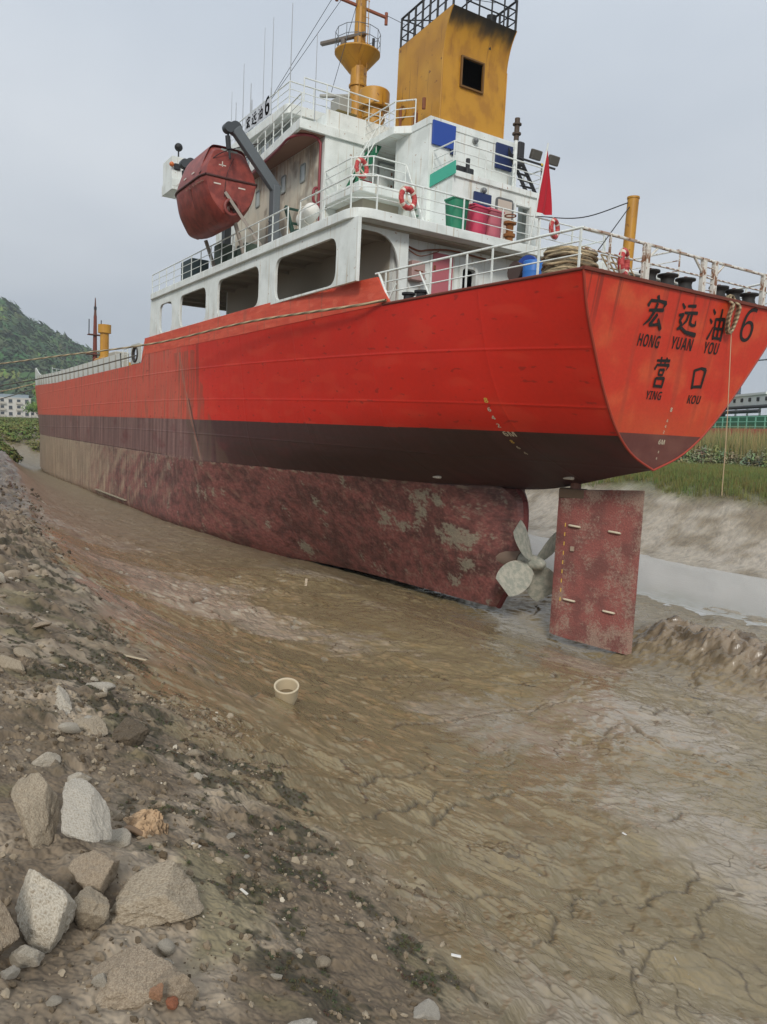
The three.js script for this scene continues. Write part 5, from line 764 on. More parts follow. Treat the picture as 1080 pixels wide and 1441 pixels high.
{ // bins on the boat deck
  const bin = (name, label, s, p, c, lid) => { const o = aboard(name, label, 'bin', s, p, 12.96, 'bins on the boat deck'); const g = new THREE.CylinderGeometry(0.42, 0.33, 1.0, 4, 1); g.rotateY(Math.PI / 4); const b = M('body', g.translate(0, 0.5, 0), std(c, 0.55), o); M('rim', xf(new RoundedBoxGeometry(0.66, 0.06, 0.66, 2, 0.02), { pos: V(0, 1.0, 0) }), std(c, 0.5), o); if (lid) M('lid', xf(new RoundedBoxGeometry(0.66, 0.05, 0.66, 2, 0.02), { pos: V(0.05, 1.08, 0), rot: [0.1, 0, 0.12] }), std(c, 0.5), o); return o; };
  bin('waste_bin', 'tall green plastic bin with open top on boat deck', 8.65, 1.6, 0x1f7a5a, false).scale.set(1, 1.15, 1);
  bin('waste_bin', 'bright pink plastic bin next to the green bin', 8.6, 0.75, 0xc23a58, true);
  bin('waste_bin', 'paler pink bin with lid standing by the blue screen', 8.6, 0.05, 0xb8616e, true);
  const v = aboard('valve_stand', 'brown rusty valve stand before the beige door', 'valve', 8.7, -0.9, 12.96); M('stand', [bar(V(0, 0, 0), V(0, 0.9, 0), 0.14, 12), bar(V(0, 0.35, 0), V(0, 0.45, 0), 0.22, 12), bar(V(0, 0.8, 0), V(0, 0.88, 0), 0.24, 14)], std(0x8a5a2c, 0.8), v); M('handwheel', xf(new THREE.TorusGeometry(0.2, 0.025, 6, 20), { pos: V(0, 1.1, 0), rot: [Math.PI / 2, 0, 0] }), RUSTY, v);
  const dr = aboard('drum', 'blue plastic drum standing beside the mooring winch behind the rail', 'drum', 3.95, 2.25, 9.86); M('body', xf(new THREE.LatheGeometry([[0, -0.45], [0.27, -0.45], [0.29, -0.42], [0.29, -0.16], [0.31, -0.14], [0.29, -0.12], [0.29, 0.12], [0.31, 0.14], [0.29, 0.16], [0.29, 0.42], [0.27, 0.45], [0, 0.45]].map(a => new THREE.Vector2(...a)), 24), { pos: V(0, 0.9, 0) }), std(0x2a6cb8, 0.45), dr);
  M('bung', bar(V(0.1, 1.35, 0), V(0.1, 1.38, 0), 0.04, 10), BLACK, dr);
}
{ // ensign
  const f = aboard('ensign', 'red flag hanging limp from a slanted staff at the boat deck rail', 'flag', 8.0, -1.25, 12.96); M('staff', bar(V(0, 0, 0), V(-0.35, 3.5, 0.28), 0.03, 8), RAILW, f);
  const pos = [], idx = [], n = 16, m = 12; for (let i = 0; i <= n; i++) for (let j = 0; j <= m; j++) { const t = i / n, u = j / m, w = -0.05 - 0.95 * Math.pow(t, 1.05) * (1 - 0.35 * t); const y = 3.25 - 2.1 * t - 0.35 * u * t * (1 - t); const sx = -0.33 + 0.1 * t * 1.75 * 1; pos.push(sx + 0.10 * Math.sin(u * 9 + t * 2) * t * u, y, 0.26 - 0.08 * t * 1.75 - u * w); }
  for (let i = 0; i < n; i++) for (let j = 0; j < m; j++) { const a = i * (m + 1) + j, b = a + m + 1; idx.push(a, b, a + 1, b, b + 1, a + 1); }
  const g = new THREE.BufferGeometry(); g.setAttribute('position', new THREE.Float32BufferAttribute(pos, 3)); g.setIndex(idx); g.computeVertexNormals(); M('cloth', g, new THREE.MeshPhysicalMaterial({ color: 0xb8182a, roughness: 0.9, transmission: 0.15, side: THREE.DoubleSide }), f);
  M('star', xf(new THREE.CircleGeometry(0.05, 5), { pos: V(-0.3, 2.75, 0.1), rot: [0, -Math.PI / 2, 0] }), std(0xe0c040, 0.7), f);
}
{ // life raft in its cradle
  const o = aboard('life_raft', 'white life raft canister in a green tilted cradle', 'life raft', 12.7, 5.3, 12.97); const c = new THREE.CapsuleGeometry(0.3, 0.62, 8, 18); M('canister', xf(c, { rot: [0, 0, Math.PI / 2 - 0.3], pos: V(0, 0.75, 0) }), std(0xd5d3cb, 0.6), o); M('band', [-0.2, 0.15].map(x => xf(new THREE.TorusGeometry(0.305, 0.02, 6, 24), { rot: [0, Math.PI / 2, 0.25], pos: V(x, 0.75 + x * 0.3, 0) })), std(0xb8b4a8, 0.7), o);
  M('cradle', [flat(V(0.25, 0, -0.42), V(1.0, 1.2, -0.42), 0.11, 0.16), flat(V(0.25, 0, 0.42), V(1.0, 1.2, 0.42), 0.11, 0.16), flat(V(-0.5, 0.1, -0.42), V(0.4, 0.2, -0.42), 0.08, 0.08), flat(V(0.8, 1.1, -0.42), V(0.8, 1.1, 0.42), 0.08, 0.08), flat(V(0.45, 0.5, -0.42), V(0.45, 0.5, 0.42), 0.08, 0.08)], std(0x17392b, 0.5), o);
}
{ // enclosed lifeboat: lofted body along x, bow forward
  const o = aboard('lifeboat', 'enclosed brown-red lifeboat hanging in the grey davit', 'lifeboat', 17.6, 6.35, 14.2);
  const L = 5.3, st = [0, 0.02, 0.04, 0.07, 0.1, 0.15, 0.2, 0.28, 0.35, 0.43, 0.5, 0.58, 0.65, 0.72, 0.78, 0.84, 0.88, 0.92, 0.95, 0.98, 1], NA = 40;
  const lbt = tex(512, 512, (u, v) => { const n = fbm(u * 8, v * 8, 4); let c = mix3([140, 62, 52], [118, 50, 43], sstep(-0.25, 0.3, n)); const s = noise(u * 30, v * 3) + 0.4 * n; c = mix3(c, [96, 58, 46], 0.4 * sstep(0.4, 0.9, s)); return mix3(c, [176, 96, 82], 0.3 * sstep(0.2, 0.5, noise(u * 5, v * 5))); });
  const LB = new THREE.MeshStandardMaterial({ map: withRepeat(lbt, 0.4), roughness: 0.5 });
  const prof = (t, a) => { // half section: a from keel 0 to crown 1
    const bow = Math.pow(clamp((t - 0.55) / 0.45), 2.2), stern = Math.pow(clamp((0.12 - t) / 0.12), 2);
    const B = 1.18 * (1 - 0.86 * bow) * (1 - 0.10 * stern), G = 1.75 + 0.28 * bow, K = 0.28 * stern + 0.55 * bow, Tt = 3.15 - 0.55 * bow - 0.25 * stern;
    const pts = [[0, K], [0.35 * B, K + 0.14], [0.80 * B, K + (G - K) * 0.45], [0.98 * B, K + (G - K) * 0.85], [B, G], [0.93 * B, G + 0.3 * (Tt - G)], [0.74 * B, G + 0.72 * (Tt - G)], [0.6 * B, Tt - 0.08], [0.42 * B, Tt], [0, Tt + 0.02]];
    const f = a * (pts.length - 1), i = Math.min(pts.length - 2, Math.floor(f)), q = f - i, A = pts[Math.max(0, i - 1)], Bq = pts[i], Cq = pts[i + 1], Dq = pts[Math.min(pts.length - 1, i + 2)], sh = i === 4; return [Math.max(0, cr(sh ? Bq[0] : A[0], Bq[0], Cq[0], i === 3 ? Cq[0] : Dq[0], q)), cr(sh ? Bq[1] : A[1], Bq[1], Cq[1], i === 3 ? Cq[1] : Dq[1], q)]; };
  const ring = t => { const out = []; for (let k = 0; k <= NA; k++) out.push([...prof(t, k / NA), 1]); for (let k = NA - 1; k > 0; k--) out.push([...prof(t, k / NA), -1]); return out; };
  const pos = [], idx = [], R = ring(0).length; st.forEach((t, i) => ring(t).forEach(([b, y, sg]) => pos.push(t * L - (t < 0.1 ? 0.35 * clamp((y - 1.7) / 1.4) * -1 : 0), y, -b * sg))); for (let i = 0; i < st.length - 1; i++) for (let k = 0; k < R; k++) { const a = i * R + k, b = i * R + (k + 1) % R; idx.push(a, b, a + R, b, b + R, a + R); }
  for (const i of [0, st.length - 1]) { const c = pos.length / 3; pos.push(pos[(i * R) * 3], 1.6, 0); for (let k = 0; k < R; k++) idx.push(c, i * R + k, i * R + (k + 1) % R); }
  const g = new THREE.BufferGeometry(); g.setAttribute('position', new THREE.Float32BufferAttribute(pos, 3)); g.setIndex(idx); M('body', toCreasedNormals(g, 0.5), LB, o);
  const gun = sg => st.map(t => { const [b, y] = prof(t, 4 / 9); return V(t * L, y, -(b + 0.02) * sg); }); M('rubbing_strake', [tube(gun(1), 0.05, 8, 60), tube(gun(-1), 0.05, 8, 60), bar(gun(1)[0], gun(-1)[0], 0.05, 8)], std(0x4c2824, 0.6), o);
  for (const sg of [1, -1]) M('side_rib', tube([4 / 9, 3 / 9, 2 / 9].map(a => { const [b, y] = prof(0.3, a); return V(0.3 * L, y, -(b + 0.015) * sg); }), 0.025, 6, 14), std(0x5e2e28, 0.6), o);
  M('keel', [flat(V(0.2, 0.22, 0), V(4.0, 0.18, 0), 0.09, 0.2), flat(V(4.0, 0.18, 0), V(4.85, 0.8, 0), 0.09, 0.2)], LB, o);
  M('propeller_guard', [xf(new THREE.TorusGeometry(0.3, 0.07, 10, 28), { pos: V(-0.12, 0.62, 0), rot: [0, Math.PI / 2, 0] }), xf(new THREE.CylinderGeometry(0.34, 0.3, 0.35, 24, 1, true), { pos: V(0.05, 0.62, 0), rot: [0, 0, Math.PI / 2] })], std(0x7c3a34, 0.5, { side: THREE.DoubleSide }), o);
  M('lifeboat_propeller', [bar(V(-0.2, 0.62, 0), V(0.3, 0.62, 0), 0.06), ...[0, 1, 2].map(i => xf(new THREE.SphereGeometry(0.12, 10, 8), { scale: V(0.2, 1, 0.6), pos: V(-0.08, 0.62 + 0.15 * Math.cos(i * 2.09), 0.15 * Math.sin(i * 2.09)) }))], std(0x4a3028, 0.5), o);
  M('hatch_window', [box(0.02, 0.1, 0.35, -0.35, 2.78, 2.98, 0.02)], std(0x8f938e, 0.25), o); const hw = o.children[o.children.length - 1]; hw.position.x = 0.28; 
  M('reflective_tape', [box(-0.01, 0.0, 0.75, 0.45, 1.45, 1.5, 0.001), box(-0.01, 0, -0.3, -0.6, 1.45, 1.5, 0.001), xf(box(0.14, 0.15, 0.5, 0.2, 2.25, 2.29, 0.001), {}), box(0.14, 0.15, 0.37, 0.33, 2.12, 2.42, 0.001), ...[1.2, 2.2, 3.2].map(x => box(x, x + 0.3, 1.16, 1.17, 2.05, 2.1, 0.001))], std(0xcfc8bc, 0.5), o);
  M('lifting_hook', [bar(V(0.35, 3.0, 0), V(0.35, 3.4, 0), 0.05), bar(V(4.4, 2.8, 0), V(4.4, 3.3, 0), 0.05), bar(V(0.2, 2.2, 0), V(0.32, 3.1, 0), 0.03)], DARK, o);
  M('gripe_strap', [tube([V(0.5, 1.85, -1.2), V(0.15, 2.6, -0.6), V(0.1, 3.05, 0.2), V(-0.3, 3.3, 1.0)], 0.02, 6, 30), tube([V(-0.02, 1.0, -0.3), V(0, 1.9, -0.2), V(0.1, 2.6, 0.1)], 0.012, 5, 20)], std(0x33262a, 0.8), o);
  M('grab_line', tube(st.slice(1, 9).flatMap(t => { const [b, y] = prof(t, 0.36); return [V(t * L, y - 0.12, -(b + 0.03)), V(t * L + 0.2, y - 0.02, -(b + 0.02))]; }), 0.012, 5, 80), std(0x8a6a5c, 0.9), o);
}
// ------------------------------------------------------------------ fore deck
{
  const fb = group('fore_bulwark'); const pts = [[32.2, 5.85], [45, 5.85], [58, 5.82], [64, 5.6]];
  for (const k of [1, -1]) { const pos = [], idx = []; const ss = []; for (let i = 0; i <= 26; i++) ss.push(lerp(36.5, 78, i / 26)); ss.forEach((s) => { const [h, b] = sheerAt(s); const top = h + 0.9 + 0.9 * sstep(66, 74, s); for (const [y, o] of [[h, 0], [top, 0.06], [top, -0.02], [h, -0.08]]) pos.push(s, y, -k * (b - 0.04 + o)); }); for (let i = 0; i < 26; i++) for (let m = 0; m < 4; m++) { const a = i * 4 + m, b = i * 4 + (m + 1) % 4; idx.push(a, b, a + 4, b, b + 4, a + 4); } const g = new THREE.BufferGeometry(); g.setAttribute('position', new THREE.Float32BufferAttribute(pos, 3)); g.setIndex(idx); M('plate', toCreasedNormals(g, 0.5), std(0xc9cac4, 0.6), fb);
    for (let s = 37.5; s < 70; s += 1.6) { const [h, b] = sheerAt(s); M('rib', box(s, s + 0.07, k * (b - 0.02), k * (b + 0.06), h + 0.02, h + 0.88), std(0x9a968c, 0.7), fb); } }
  railing([[32.2, 5.85, 9.33], [36.4, 5.85, 9.27]], { H: 1.1, gap: 1.0 });
  const ck = group('panama_chock'); const sh = rrect(32.3, 9.35, 34.2, 10.5, 0.1, THREE.Shape); const hole = new THREE.Path(); hole.absellipse(33.25, 9.9, 0.55, 0.42, 0, Math.PI * 2); sh.holes.push(hole); M('plate', extrude(sh, 0.08).translate(0, 0, -5.95), std(0xb9bab2, 0.6), ck); M('lip', xf(new THREE.TorusGeometry(0.5, 0.1, 8, 26), { pos: S(33.25, 5.92, 9.9), scale: V(1.1, 0.84, 1) }), std(0x3a332c, 0.7), ck);
  const fm = group('fore_mast'); M('pole', bar(S(71, 0, 8.6), S(71, 0, 16.6), 0.28, 10, 0.16), std(0x6e3426, 0.7), fm); M('top', [bar(S(71, 0, 16.6), S(71, 0, 18.4), 0.14, 8, 0.04), box(70.6, 71.4, 0.8, -0.8, 12.6, 12.7), box(70.6, 71.4, 0.7, -0.7, 14.6, 14.7)], std(0x5e3a2c, 0.7), fm); M('light', [bar(S(71, 0.6, 14.7), S(71, 0.6, 16.2), 0.05), bar(S(71, -0.6, 14.7), S(71, -0.6, 16.2), 0.05), bar(S(71, 0, 17.2), S(71, 0, 17.5), 0.14)], DARK, fm);
  const cr2 = group('hose_crane'); M('post', bar(S(66, 0.2, 8.6), S(66, 0.2, 15.0), 0.42, 14), YELLOW, cr2); M('head', bar(S(66, 0.2, 14.4), S(66, 0.2, 15.2), 0.62, 14), YELLOW, cr2); M('boom', flat(S(66, 0.2, 11.4), S(57, -0.6, 11.0), 0.35, 0.4), YELLOW, cr2);
  part('deck_trunk', [box(34, 64, 3.4, -3.4, 8.6, 9.9, 0.08), box(44, 46, 4.5, 3.5, 8.6, 10.9, 0.08)], std(0xa8a498, 0.7)); part('yellow_pipe', [bar(S(46.5, 4.9, 8.6), S(46.5, 4.9, 10.6), 0.16, 12), bar(S(45, 4.9, 10.4), S(48, 4.9, 10.4), 0.16, 12)], YELLOW);
  part('windlass', [box(72, 74, 2.5, 1, 8.7, 10.6, 0.1), bar(S(73, 3.0, 10.1), S(73, -2, 10.1), 0.4, 14)], std(0x3a4450, 0.6));
  railing([[74, 3.6, 10.2], [80, 2.6, 10.4], [84, 0.5, 10.6]], { H: 1.0, gap: 1.6 });
}
// ------------------------------------------------------------------ ropes
function rope(name, pts, r, mat, label, n = 60) { return tag(M(name, tube(pts, r, 7, n), mat, null), label, 'rope'); }
const SLATE = std(0x59554c, 0.9);
rope('mooring_rope', [toWorld(S(6.9, 5.45, 10.02)), toWorld(S(7.9, 5.75, 9.95)), toWorld(S(15, 6.5, 10.0)), toWorld(S(24, 7.5, 9.72)), V(34, 9.65, -9.9), V(44, 9.4, -12.7), V(54, 9.3, -15.6)], 0.045, ROPE, 'long fawn mooring rope running from the quarter along the red hull', 120);
rope('mooring_rope', [toWorld(S(33.25, 5.9, 9.82)), V(38, 8.95, -8.6), V(46, 8.0, -12.5), V(54, 7.4, -16.2)], 0.04, SLATE, 'dark mooring rope leading out of the round chock');
rope('mooring_rope', [toWorld(S(76, 4.5, 9.6)), V(76, 8.6, -8.0), V(74, 7.6, -14), V(72, 6.9, -20)], 0.05, ROPE, 'thin mooring rope from the bow to the bank, upper one of two');
rope('mooring_rope', [toWorld(S(77, 4.2, 9.2)), V(79, 7.6, -8.5), V(80, 6.0, -14), V(80, 4.9, -19)], 0.05, SLATE, 'dark mooring rope slanting from the bow down to the bank');
{ // hank of rope over the stern with a heaving line
  const r = rng(9), g = []; for (let k = 0; k < 5; k++) { const w = 0.03 * (k - 2), pts = []; for (let i = 0; i <= 12; i++) { const a = i / 12 * Math.PI * 2, y = 9.73 + 0.5 * Math.cos(a), p = -1.66 + 0.17 * Math.sin(a) + w * 0.6 + 0.02 * (r() - 0.5); const P = onTransom(p, y, 0.09 + 0.03 * k); if (y > 10.12) P.x = 0.02 + 0.05 * k; pts.push(P.add(V(0, y > 10.12 ? 0.06 : 0, 0))); } g.push(tube(pts, 0.036, 6, 60, true)); }
  aboardMesh('rope_hank', g, ROPE, 'hank of old rope slung over the stern edge', 'rope');
  const b = toWorld(onTransom(-1.8, 9.3, 0.12)); tag(M('heaving_line', tube([b, V(b.x - 0.02, 8.2, b.z + 0.03), V(b.x - 0.03, 6.5, b.z + 0.1), V(b.x, 4.6, b.z + 0.16)], 0.013, 5, 40), std(0xb9a284, 0.9), null), 'thin pale line hanging straight down from the rope hank', 'rope');
}
stage('deck');
// ------------------------------------------------------------------ surroundings
scene.fog = new THREE.FogExp2(0xc3cad0, 0.00028);
const camX = -13.42, camZ = -18.24, TH = 0.5743;
const along = (deg, d) => [camX + d * Math.cos(deg * Math.PI / 180), camZ + d * Math.sin(deg * Math.PI / 180)];      // bearing from the bow line, to starboard
// leaf clump geometry: a handful of small tilted leaves
function leafClump(seed, n, R, leaf, flatY = 0.8) { const r = rng(seed), pos = [], nor = [], idx = []; for (let i = 0; i < n; i++) { let x, y, z; do { x = r() * 2 - 1; y = r() * 2 - 1; z = r() * 2 - 1; } while (x * x + y * y + z * z > 1); const c = V(x * R, y * R * flatY, z * R), nn = V(x + r() - 0.5, y + 0.6 + r() - 0.5, z + r() - 0.5).normalize(), t = V(r() - 0.5, r() - 0.5, r() - 0.5).cross(nn).normalize(), b = nn.clone().cross(t), s = leaf * (0.6 + 0.8 * r()); const k = pos.length / 3; for (const [a, q] of [[-1, 0], [0, -0.45], [1, 0], [0, 0.45]]) { const P = c.clone().addScaledVector(t, a * s).addScaledVector(b, q * s); pos.push(P.x, P.y, P.z); nor.push(nn.x, nn.y, nn.z); } idx.push(k, k + 1, k + 2, k, k + 2, k + 3); } const g = new THREE.BufferGeometry(); g.setAttribute('position', new THREE.Float32BufferAttribute(pos, 3)); g.setAttribute('normal', new THREE.Float32BufferAttribute(nor, 3)); g.setIndex(idx); return g; }
const leafMat = (c) => new THREE.MeshPhysicalMaterial({ color: c, roughness: 0.85, side: THREE.DoubleSide, transmission: 0.12 });
function instanced(name, geo, mat, list) { const m = new THREE.InstancedMesh(geo, mat, list.length), q = new THREE.Quaternion(), M4 = new THREE.Matrix4(), col = new THREE.Color(); list.forEach((o, i) => { q.setFromEuler(new THREE.Euler(o.rx || 0, o.ry || 0, o.rz || 0)); M4.compose(o.p, q, o.s); m.setMatrixAt(i, M4); if (o.c) { col.setRGB(...o.c); m.setColorAt(i, col); } }); m.name = name; m.castShadow = m.receiveShadow = true; return m; }
// hill: height by bearing and distance
function hillY(x, z) {
  const dx = x - camX, dz = z - camZ, d = Math.hypot(dx, dz), a = Math.atan2(dz, dx) * 180 / Math.PI;
  const crest = smoothInterp([[-40, 215], [-20, 205], [0, 140], [6.5, 110], [10, 78], [13.7, 56], [17, 45], [22, 36], [30, 30], [60, 26]], a + 0.6 * noise(a * 0.8, 3));
  const t = clamp((d - 480) / 420); return -2 + crest * (d < 900 ? Math.pow(sstep(0, 1, t) * 0.5 + t * 0.5, 1.05) : 1 - 0.3 * clamp((d - 900) / 500)) + 5 * fbm(x * 0.012, z * 0.012, 4) * t;
}
{
  const pos = [], col = [], idx = [], NA = 110, ND = 60; for (let i = 0; i <= NA; i++) for (let j = 0; j <= ND; j++) { const a = lerp(-45, 70, i / NA), d = lerp(440, 1500, Math.pow(j / ND, 1.3)), [x, z] = along(a, d); pos.push(x, hillY(x, z), z); const n = fbm(x * 0.01, z * 0.01, 3); col.push(...(n > 0.12 ? [0.055, 0.085, 0.03] : [0.035, 0.055, 0.025])); if (i < NA && j < ND) { const k = i * (ND + 1) + j, b = k + ND + 1; idx.push(k, k + 1, b, b, k + 1, b + 1); } }
  const g = new THREE.BufferGeometry(); g.setAttribute('position', new THREE.Float32BufferAttribute(pos, 3)); g.setAttribute('color', new THREE.Float32BufferAttribute(col, 3)); g.setIndex(idx); g.computeVertexNormals(); const m = new THREE.Mesh(g, new THREE.MeshStandardMaterial({ vertexColors: true, roughness: 0.95 })); m.name = 'hill'; m.castShadow = m.receiveShadow = true; structure(m);
  const r = rng(21), list = []; for (let i = 0; i < 9000; i++) { const a = lerp(2, 34, Math.pow(r(), 1.3)), d = lerp(500, 940, Math.sqrt(r())), [x, z] = along(a, d), n = fbm(x * 0.011 + 4, z * 0.011, 3), light = n > 0.1 + 0.2 * r(), s = (light ? 5.6 : 7.0) * (0.6 + 0.9 * r()); const bare = fbm(x * 0.016 - 9, z * 0.016, 3) > 0.33; if (bare && r() < 0.7) continue; list.push({ p: V(x, hillY(x, z) + s * 0.55, z), ry: r() * 6.3, rx: (r() - 0.5) * 0.3, s: V(s, s * (0.9 + 0.6 * r()), s), c: light ? [0.10 + 0.06 * r(), 0.16 + 0.06 * r(), 0.035] : [0.03 + 0.035 * r(), 0.07 + 0.045 * r(), 0.022 + 0.012 * r()] }); }
  const f = instanced('hillside_forest', leafClump(3, 90, 1, 0.34), new THREE.MeshStandardMaterial({ roughness: 0.9, side: THREE.DoubleSide }), list); tag(f, 'dense green forest covering the hillside behind the bow', 'forest', null, 'stuff');
}
// apartment blocks below the hill
function block(label, deg, d, w, dep, floors, cols, wallC, roof, base, blue) {
  const [x, z] = along(deg, d), o = thing('apartment_block', label, 'building', V(x, base, z)); o.rotation.y = -deg * Math.PI / 180 + Math.PI / 2 + 0.25; const H = floors * 2.9;
  M('wall', [xf(new THREE.BoxGeometry(w, H, dep), { pos: V(0, H / 2, 0) }), xf(new THREE.BoxGeometry(w + 0.4, 0.35, dep + 0.4), { pos: V(0, H + 0.1, 0) })], std(wallC, 0.85), o); if (roof) M('roof', [xf(new THREE.BoxGeometry(w * 0.9, 1.5, dep * 0.9), { pos: V(0, H + 1.0, 0) })], std(0x8b98a0, 0.7), o);
  const wm = std(0x3c4248, 0.3), sm = std(0xa9a49a, 0.8), wg = new THREE.BoxGeometry(1.5, 1.5, 0.12), sg = new THREE.BoxGeometry(1.8, 0.15, 0.3); for (let f = 0; f < floors; f++) for (let c = 0; c < cols; c++) { const px = (c - (cols - 1) / 2) * w / cols, py = f * 2.9 + 1.6; const m = M('window', wg, wm, o); m.position.set(px, py, -dep / 2 - 0.02); const s = M('sill', sg, sm, m); s.position.set(0, -0.85, -0.08); if (c % 2 && f > 0) { const b = M('balcony', new THREE.BoxGeometry(2.2, 1.0, 1.0), std(0xb8b2a6, 0.8), o); b.position.set(px, py - 0.9, -dep / 2 - 0.5); } }
  for (let f = 0; f < floors; f++) for (let c = 0; c < 2; c++) { const m = M('window', wg, wm, o); m.rotation.y = Math.PI / 2; m.position.set(w / 2 + 0.02, f * 2.9 + 1.6, (c - 0.5) * dep / 2); }
  return o;
}
block('white apartment block with bluish roof below the hill', 7.1, 400, 14, 12, 5, 4, 0xc9c5bd, true, -1.2);
block('long pale apartment block at the frame edge below the hill', 4.6, 392, 18, 12, 4, 5, 0xd2cdc4, true, -1.2);
block('low grey-white house between the apartment block and the ship', 9.0, 405, 16, 12, 3, 4, 0xbdb6aa, false, -1.2);
function tree(name, label, x, y, z, H, R, c, seed, grp) { const o = thing(name, label, 'tree', V(x, y, z), grp), r = rng(seed), g = [bar(V(0, -0.5, 0), V(0.1 * H * (r() - 0.5), H * 0.5, 0), H * 0.03, 8, H * 0.02)]; const tips = []; for (let i = 0; i < 9; i++) { const a = r() * 6.28, e = H * (0.55 + 0.42 * r()), t = V(Math.cos(a) * R * (0.3 + 0.6 * r()), e, Math.sin(a) * R * (0.3 + 0.6 * r())); g.push(bar(V(0, H * (0.25 + 0.25 * r()), 0), t, H * 0.012, 5, H * 0.005)); tips.push(t); } tips.push(V(0, H * 0.9, 0)); M('trunk', g, std(0x4a4034, 0.9), o);
  const cl = []; for (const t of tips) for (let k = 0; k < 5; k++) { const s = R * (0.22 + 0.22 * r()); cl.push(xf(leafClump(seed * 31 + cl.length, 60, 1, 0.22), { pos: V(t.x + (r() - 0.5) * R * 0.7, t.y + (r() - 0.5) * H * 0.2, t.z + (r() - 0.5) * R * 0.7), scale: V(s, s, s) })); } M('crown', cl, leafMat(c), o); return o; }
{ const t = [[9.6, 210, 11, 4, 0x7f9a48], [8.9, 230, 8, 3.5, 0x6d8a42], [10.2, 200, 7, 3, 0x8a9a52]]; const lb = ['pale green feathery tree standing left of the bow', 'smaller green tree in front of the grey-white house', 'low yellowish green tree hard against the bow']; t.forEach(([a, d, H, R, c], i) => { const [x, z] = along(a, d); tree('leafy_tree', lb[i], x, 2.2, z, H, R, c, 40 + i, 'trees by the bow'); }); }
// grass and scrub on the near bank far ahead, grass and reeds on the far bank
{
  const r = rng(51); const blade = (n, h, sp, w, seed) => { const q = rng(seed), pos = [], idx = []; for (let i = 0; i < n; i++) { const x = (q() - 0.5) * sp, z = (q() - 0.5) * sp, a = q() * 6.28, hh = h * (0.5 + 0.6 * q()), l = 0.35 * hh * (q() - 0.3), lx = Math.cos(a) * l, lz = Math.sin(a) * l, wx = -Math.sin(a) * w, wz = Math.cos(a) * w, k = pos.length / 3; pos.push(x - wx, 0, z - wz, x + wx, 0, z + wz, x + lx * 0.4 - wx * 0.7, hh * 0.6, z + lz * 0.4 - wz * 0.7, x + lx * 0.4 + wx * 0.7, hh * 0.6, z + lz * 0.4 + wz * 0.7, x + lx, hh, z + lz); idx.push(k, k + 1, k + 2, k + 2, k + 1, k + 3, k + 2, k + 3, k + 4); } const g = new THREE.BufferGeometry(); g.setAttribute('position', new THREE.Float32BufferAttribute(pos, 3)); g.setIndex(idx); g.computeVertexNormals(); return g; };
  const gm = new THREE.MeshStandardMaterial({ roughness: 0.9, side: THREE.DoubleSide });
  const grass = [], reeds = [], scrub = [];
  for (let i = 0; i < 26000; i++) { const x = lerp(-5, 75, r()), z = 20.6 + 10 * Math.pow(r(), 0.8) + 1.0 * noise(x * 0.25, 3) + (x > 20 ? 0 : 0); grass.push({ p: V(x, groundY(x, z, false) - 0.03, z), ry: r() * 6.3, s: V(1, 0.6 + 0.7 * r(), 1), c: [0.12 + 0.10 * r(), 0.155 + 0.07 * r(), 0.055] }); }
  tag(instanced('bank_grass', blade(14, 0.42, 0.5, 0.012, 4), gm, grass), 'short green grass along the top of the far mud bank', 'grass', null, 'stuff');
  for (let i = 0; i < 15000; i++) { const x = lerp(-2, 95, r()), z = 30 + 9 * Math.pow(r(), 0.7) + 1.2 * noise(x * 0.2, 8), k = r(), dry = r() < 0.6; reeds.push({ p: V(x, groundY(x, z, false) - 0.05, z), ry: r() * 6.3, s: V(1, 0.75 + 0.45 * r(), 1), c: dry ? [0.30 + 0.12 * k, 0.25 + 0.08 * k, 0.13] : [0.14 + 0.06 * k, 0.17 + 0.06 * k, 0.07] }); }
  tag(instanced('reed_bed', blade(10, 2.5, 0.8, 0.018, 6), gm, reeds), 'tall dry straw-coloured reeds behind the green grass strip', 'reeds', null, 'stuff');
  const lv = []; for (let i = 0; i < 5200; i++) { const x = lerp(-2, 90, r()), z = 29.3 + 2.5 * r() + 1.2 * noise(x * 0.2, 8); lv.push({ p: V(x, groundY(x, z, false) + 0.2 + 1.2 * r() * r(), z), ry: r() * 6.3, s: V(0.3, 0.4, 0.3), c: [0.16 + 0.14 * r(), 0.19 + 0.12 * r(), 0.10 + 0.08 * r()] }); } tag(instanced('reed_undergrowth', leafClump(8, 26, 1, 0.3, 1), gm, lv), 'leafy grey-green undergrowth at the foot of the reeds', 'reeds', null, 'stuff');
  for (let i = 0; i < 15000; i++) { const x = lerp(62, 260, Math.pow(r(), 1.5)), z = -(lerp(x > 92 ? -22 : 4, 24, r())) + 2 * noise(x * 0.1, 2); const P = bankP(x, z); if (P < 14 && x < 94) continue; scrub.push({ p: V(x, groundY(x, z, false) + 0.1, z), ry: r() * 6.3, s: V(0.5 + 0.5 * r(), 0.35 + 0.5 * r(), 0.5 + 0.5 * r()), c: [0.09 + 0.08 * r(), 0.125 + 0.06 * r(), 0.04] }); }
  tag(instanced('bank_scrub', leafClump(12, 30, 1, 0.28), gm, scrub), 'low green scrub along the near bank ahead of the bow', 'scrub', null, 'stuff');
}
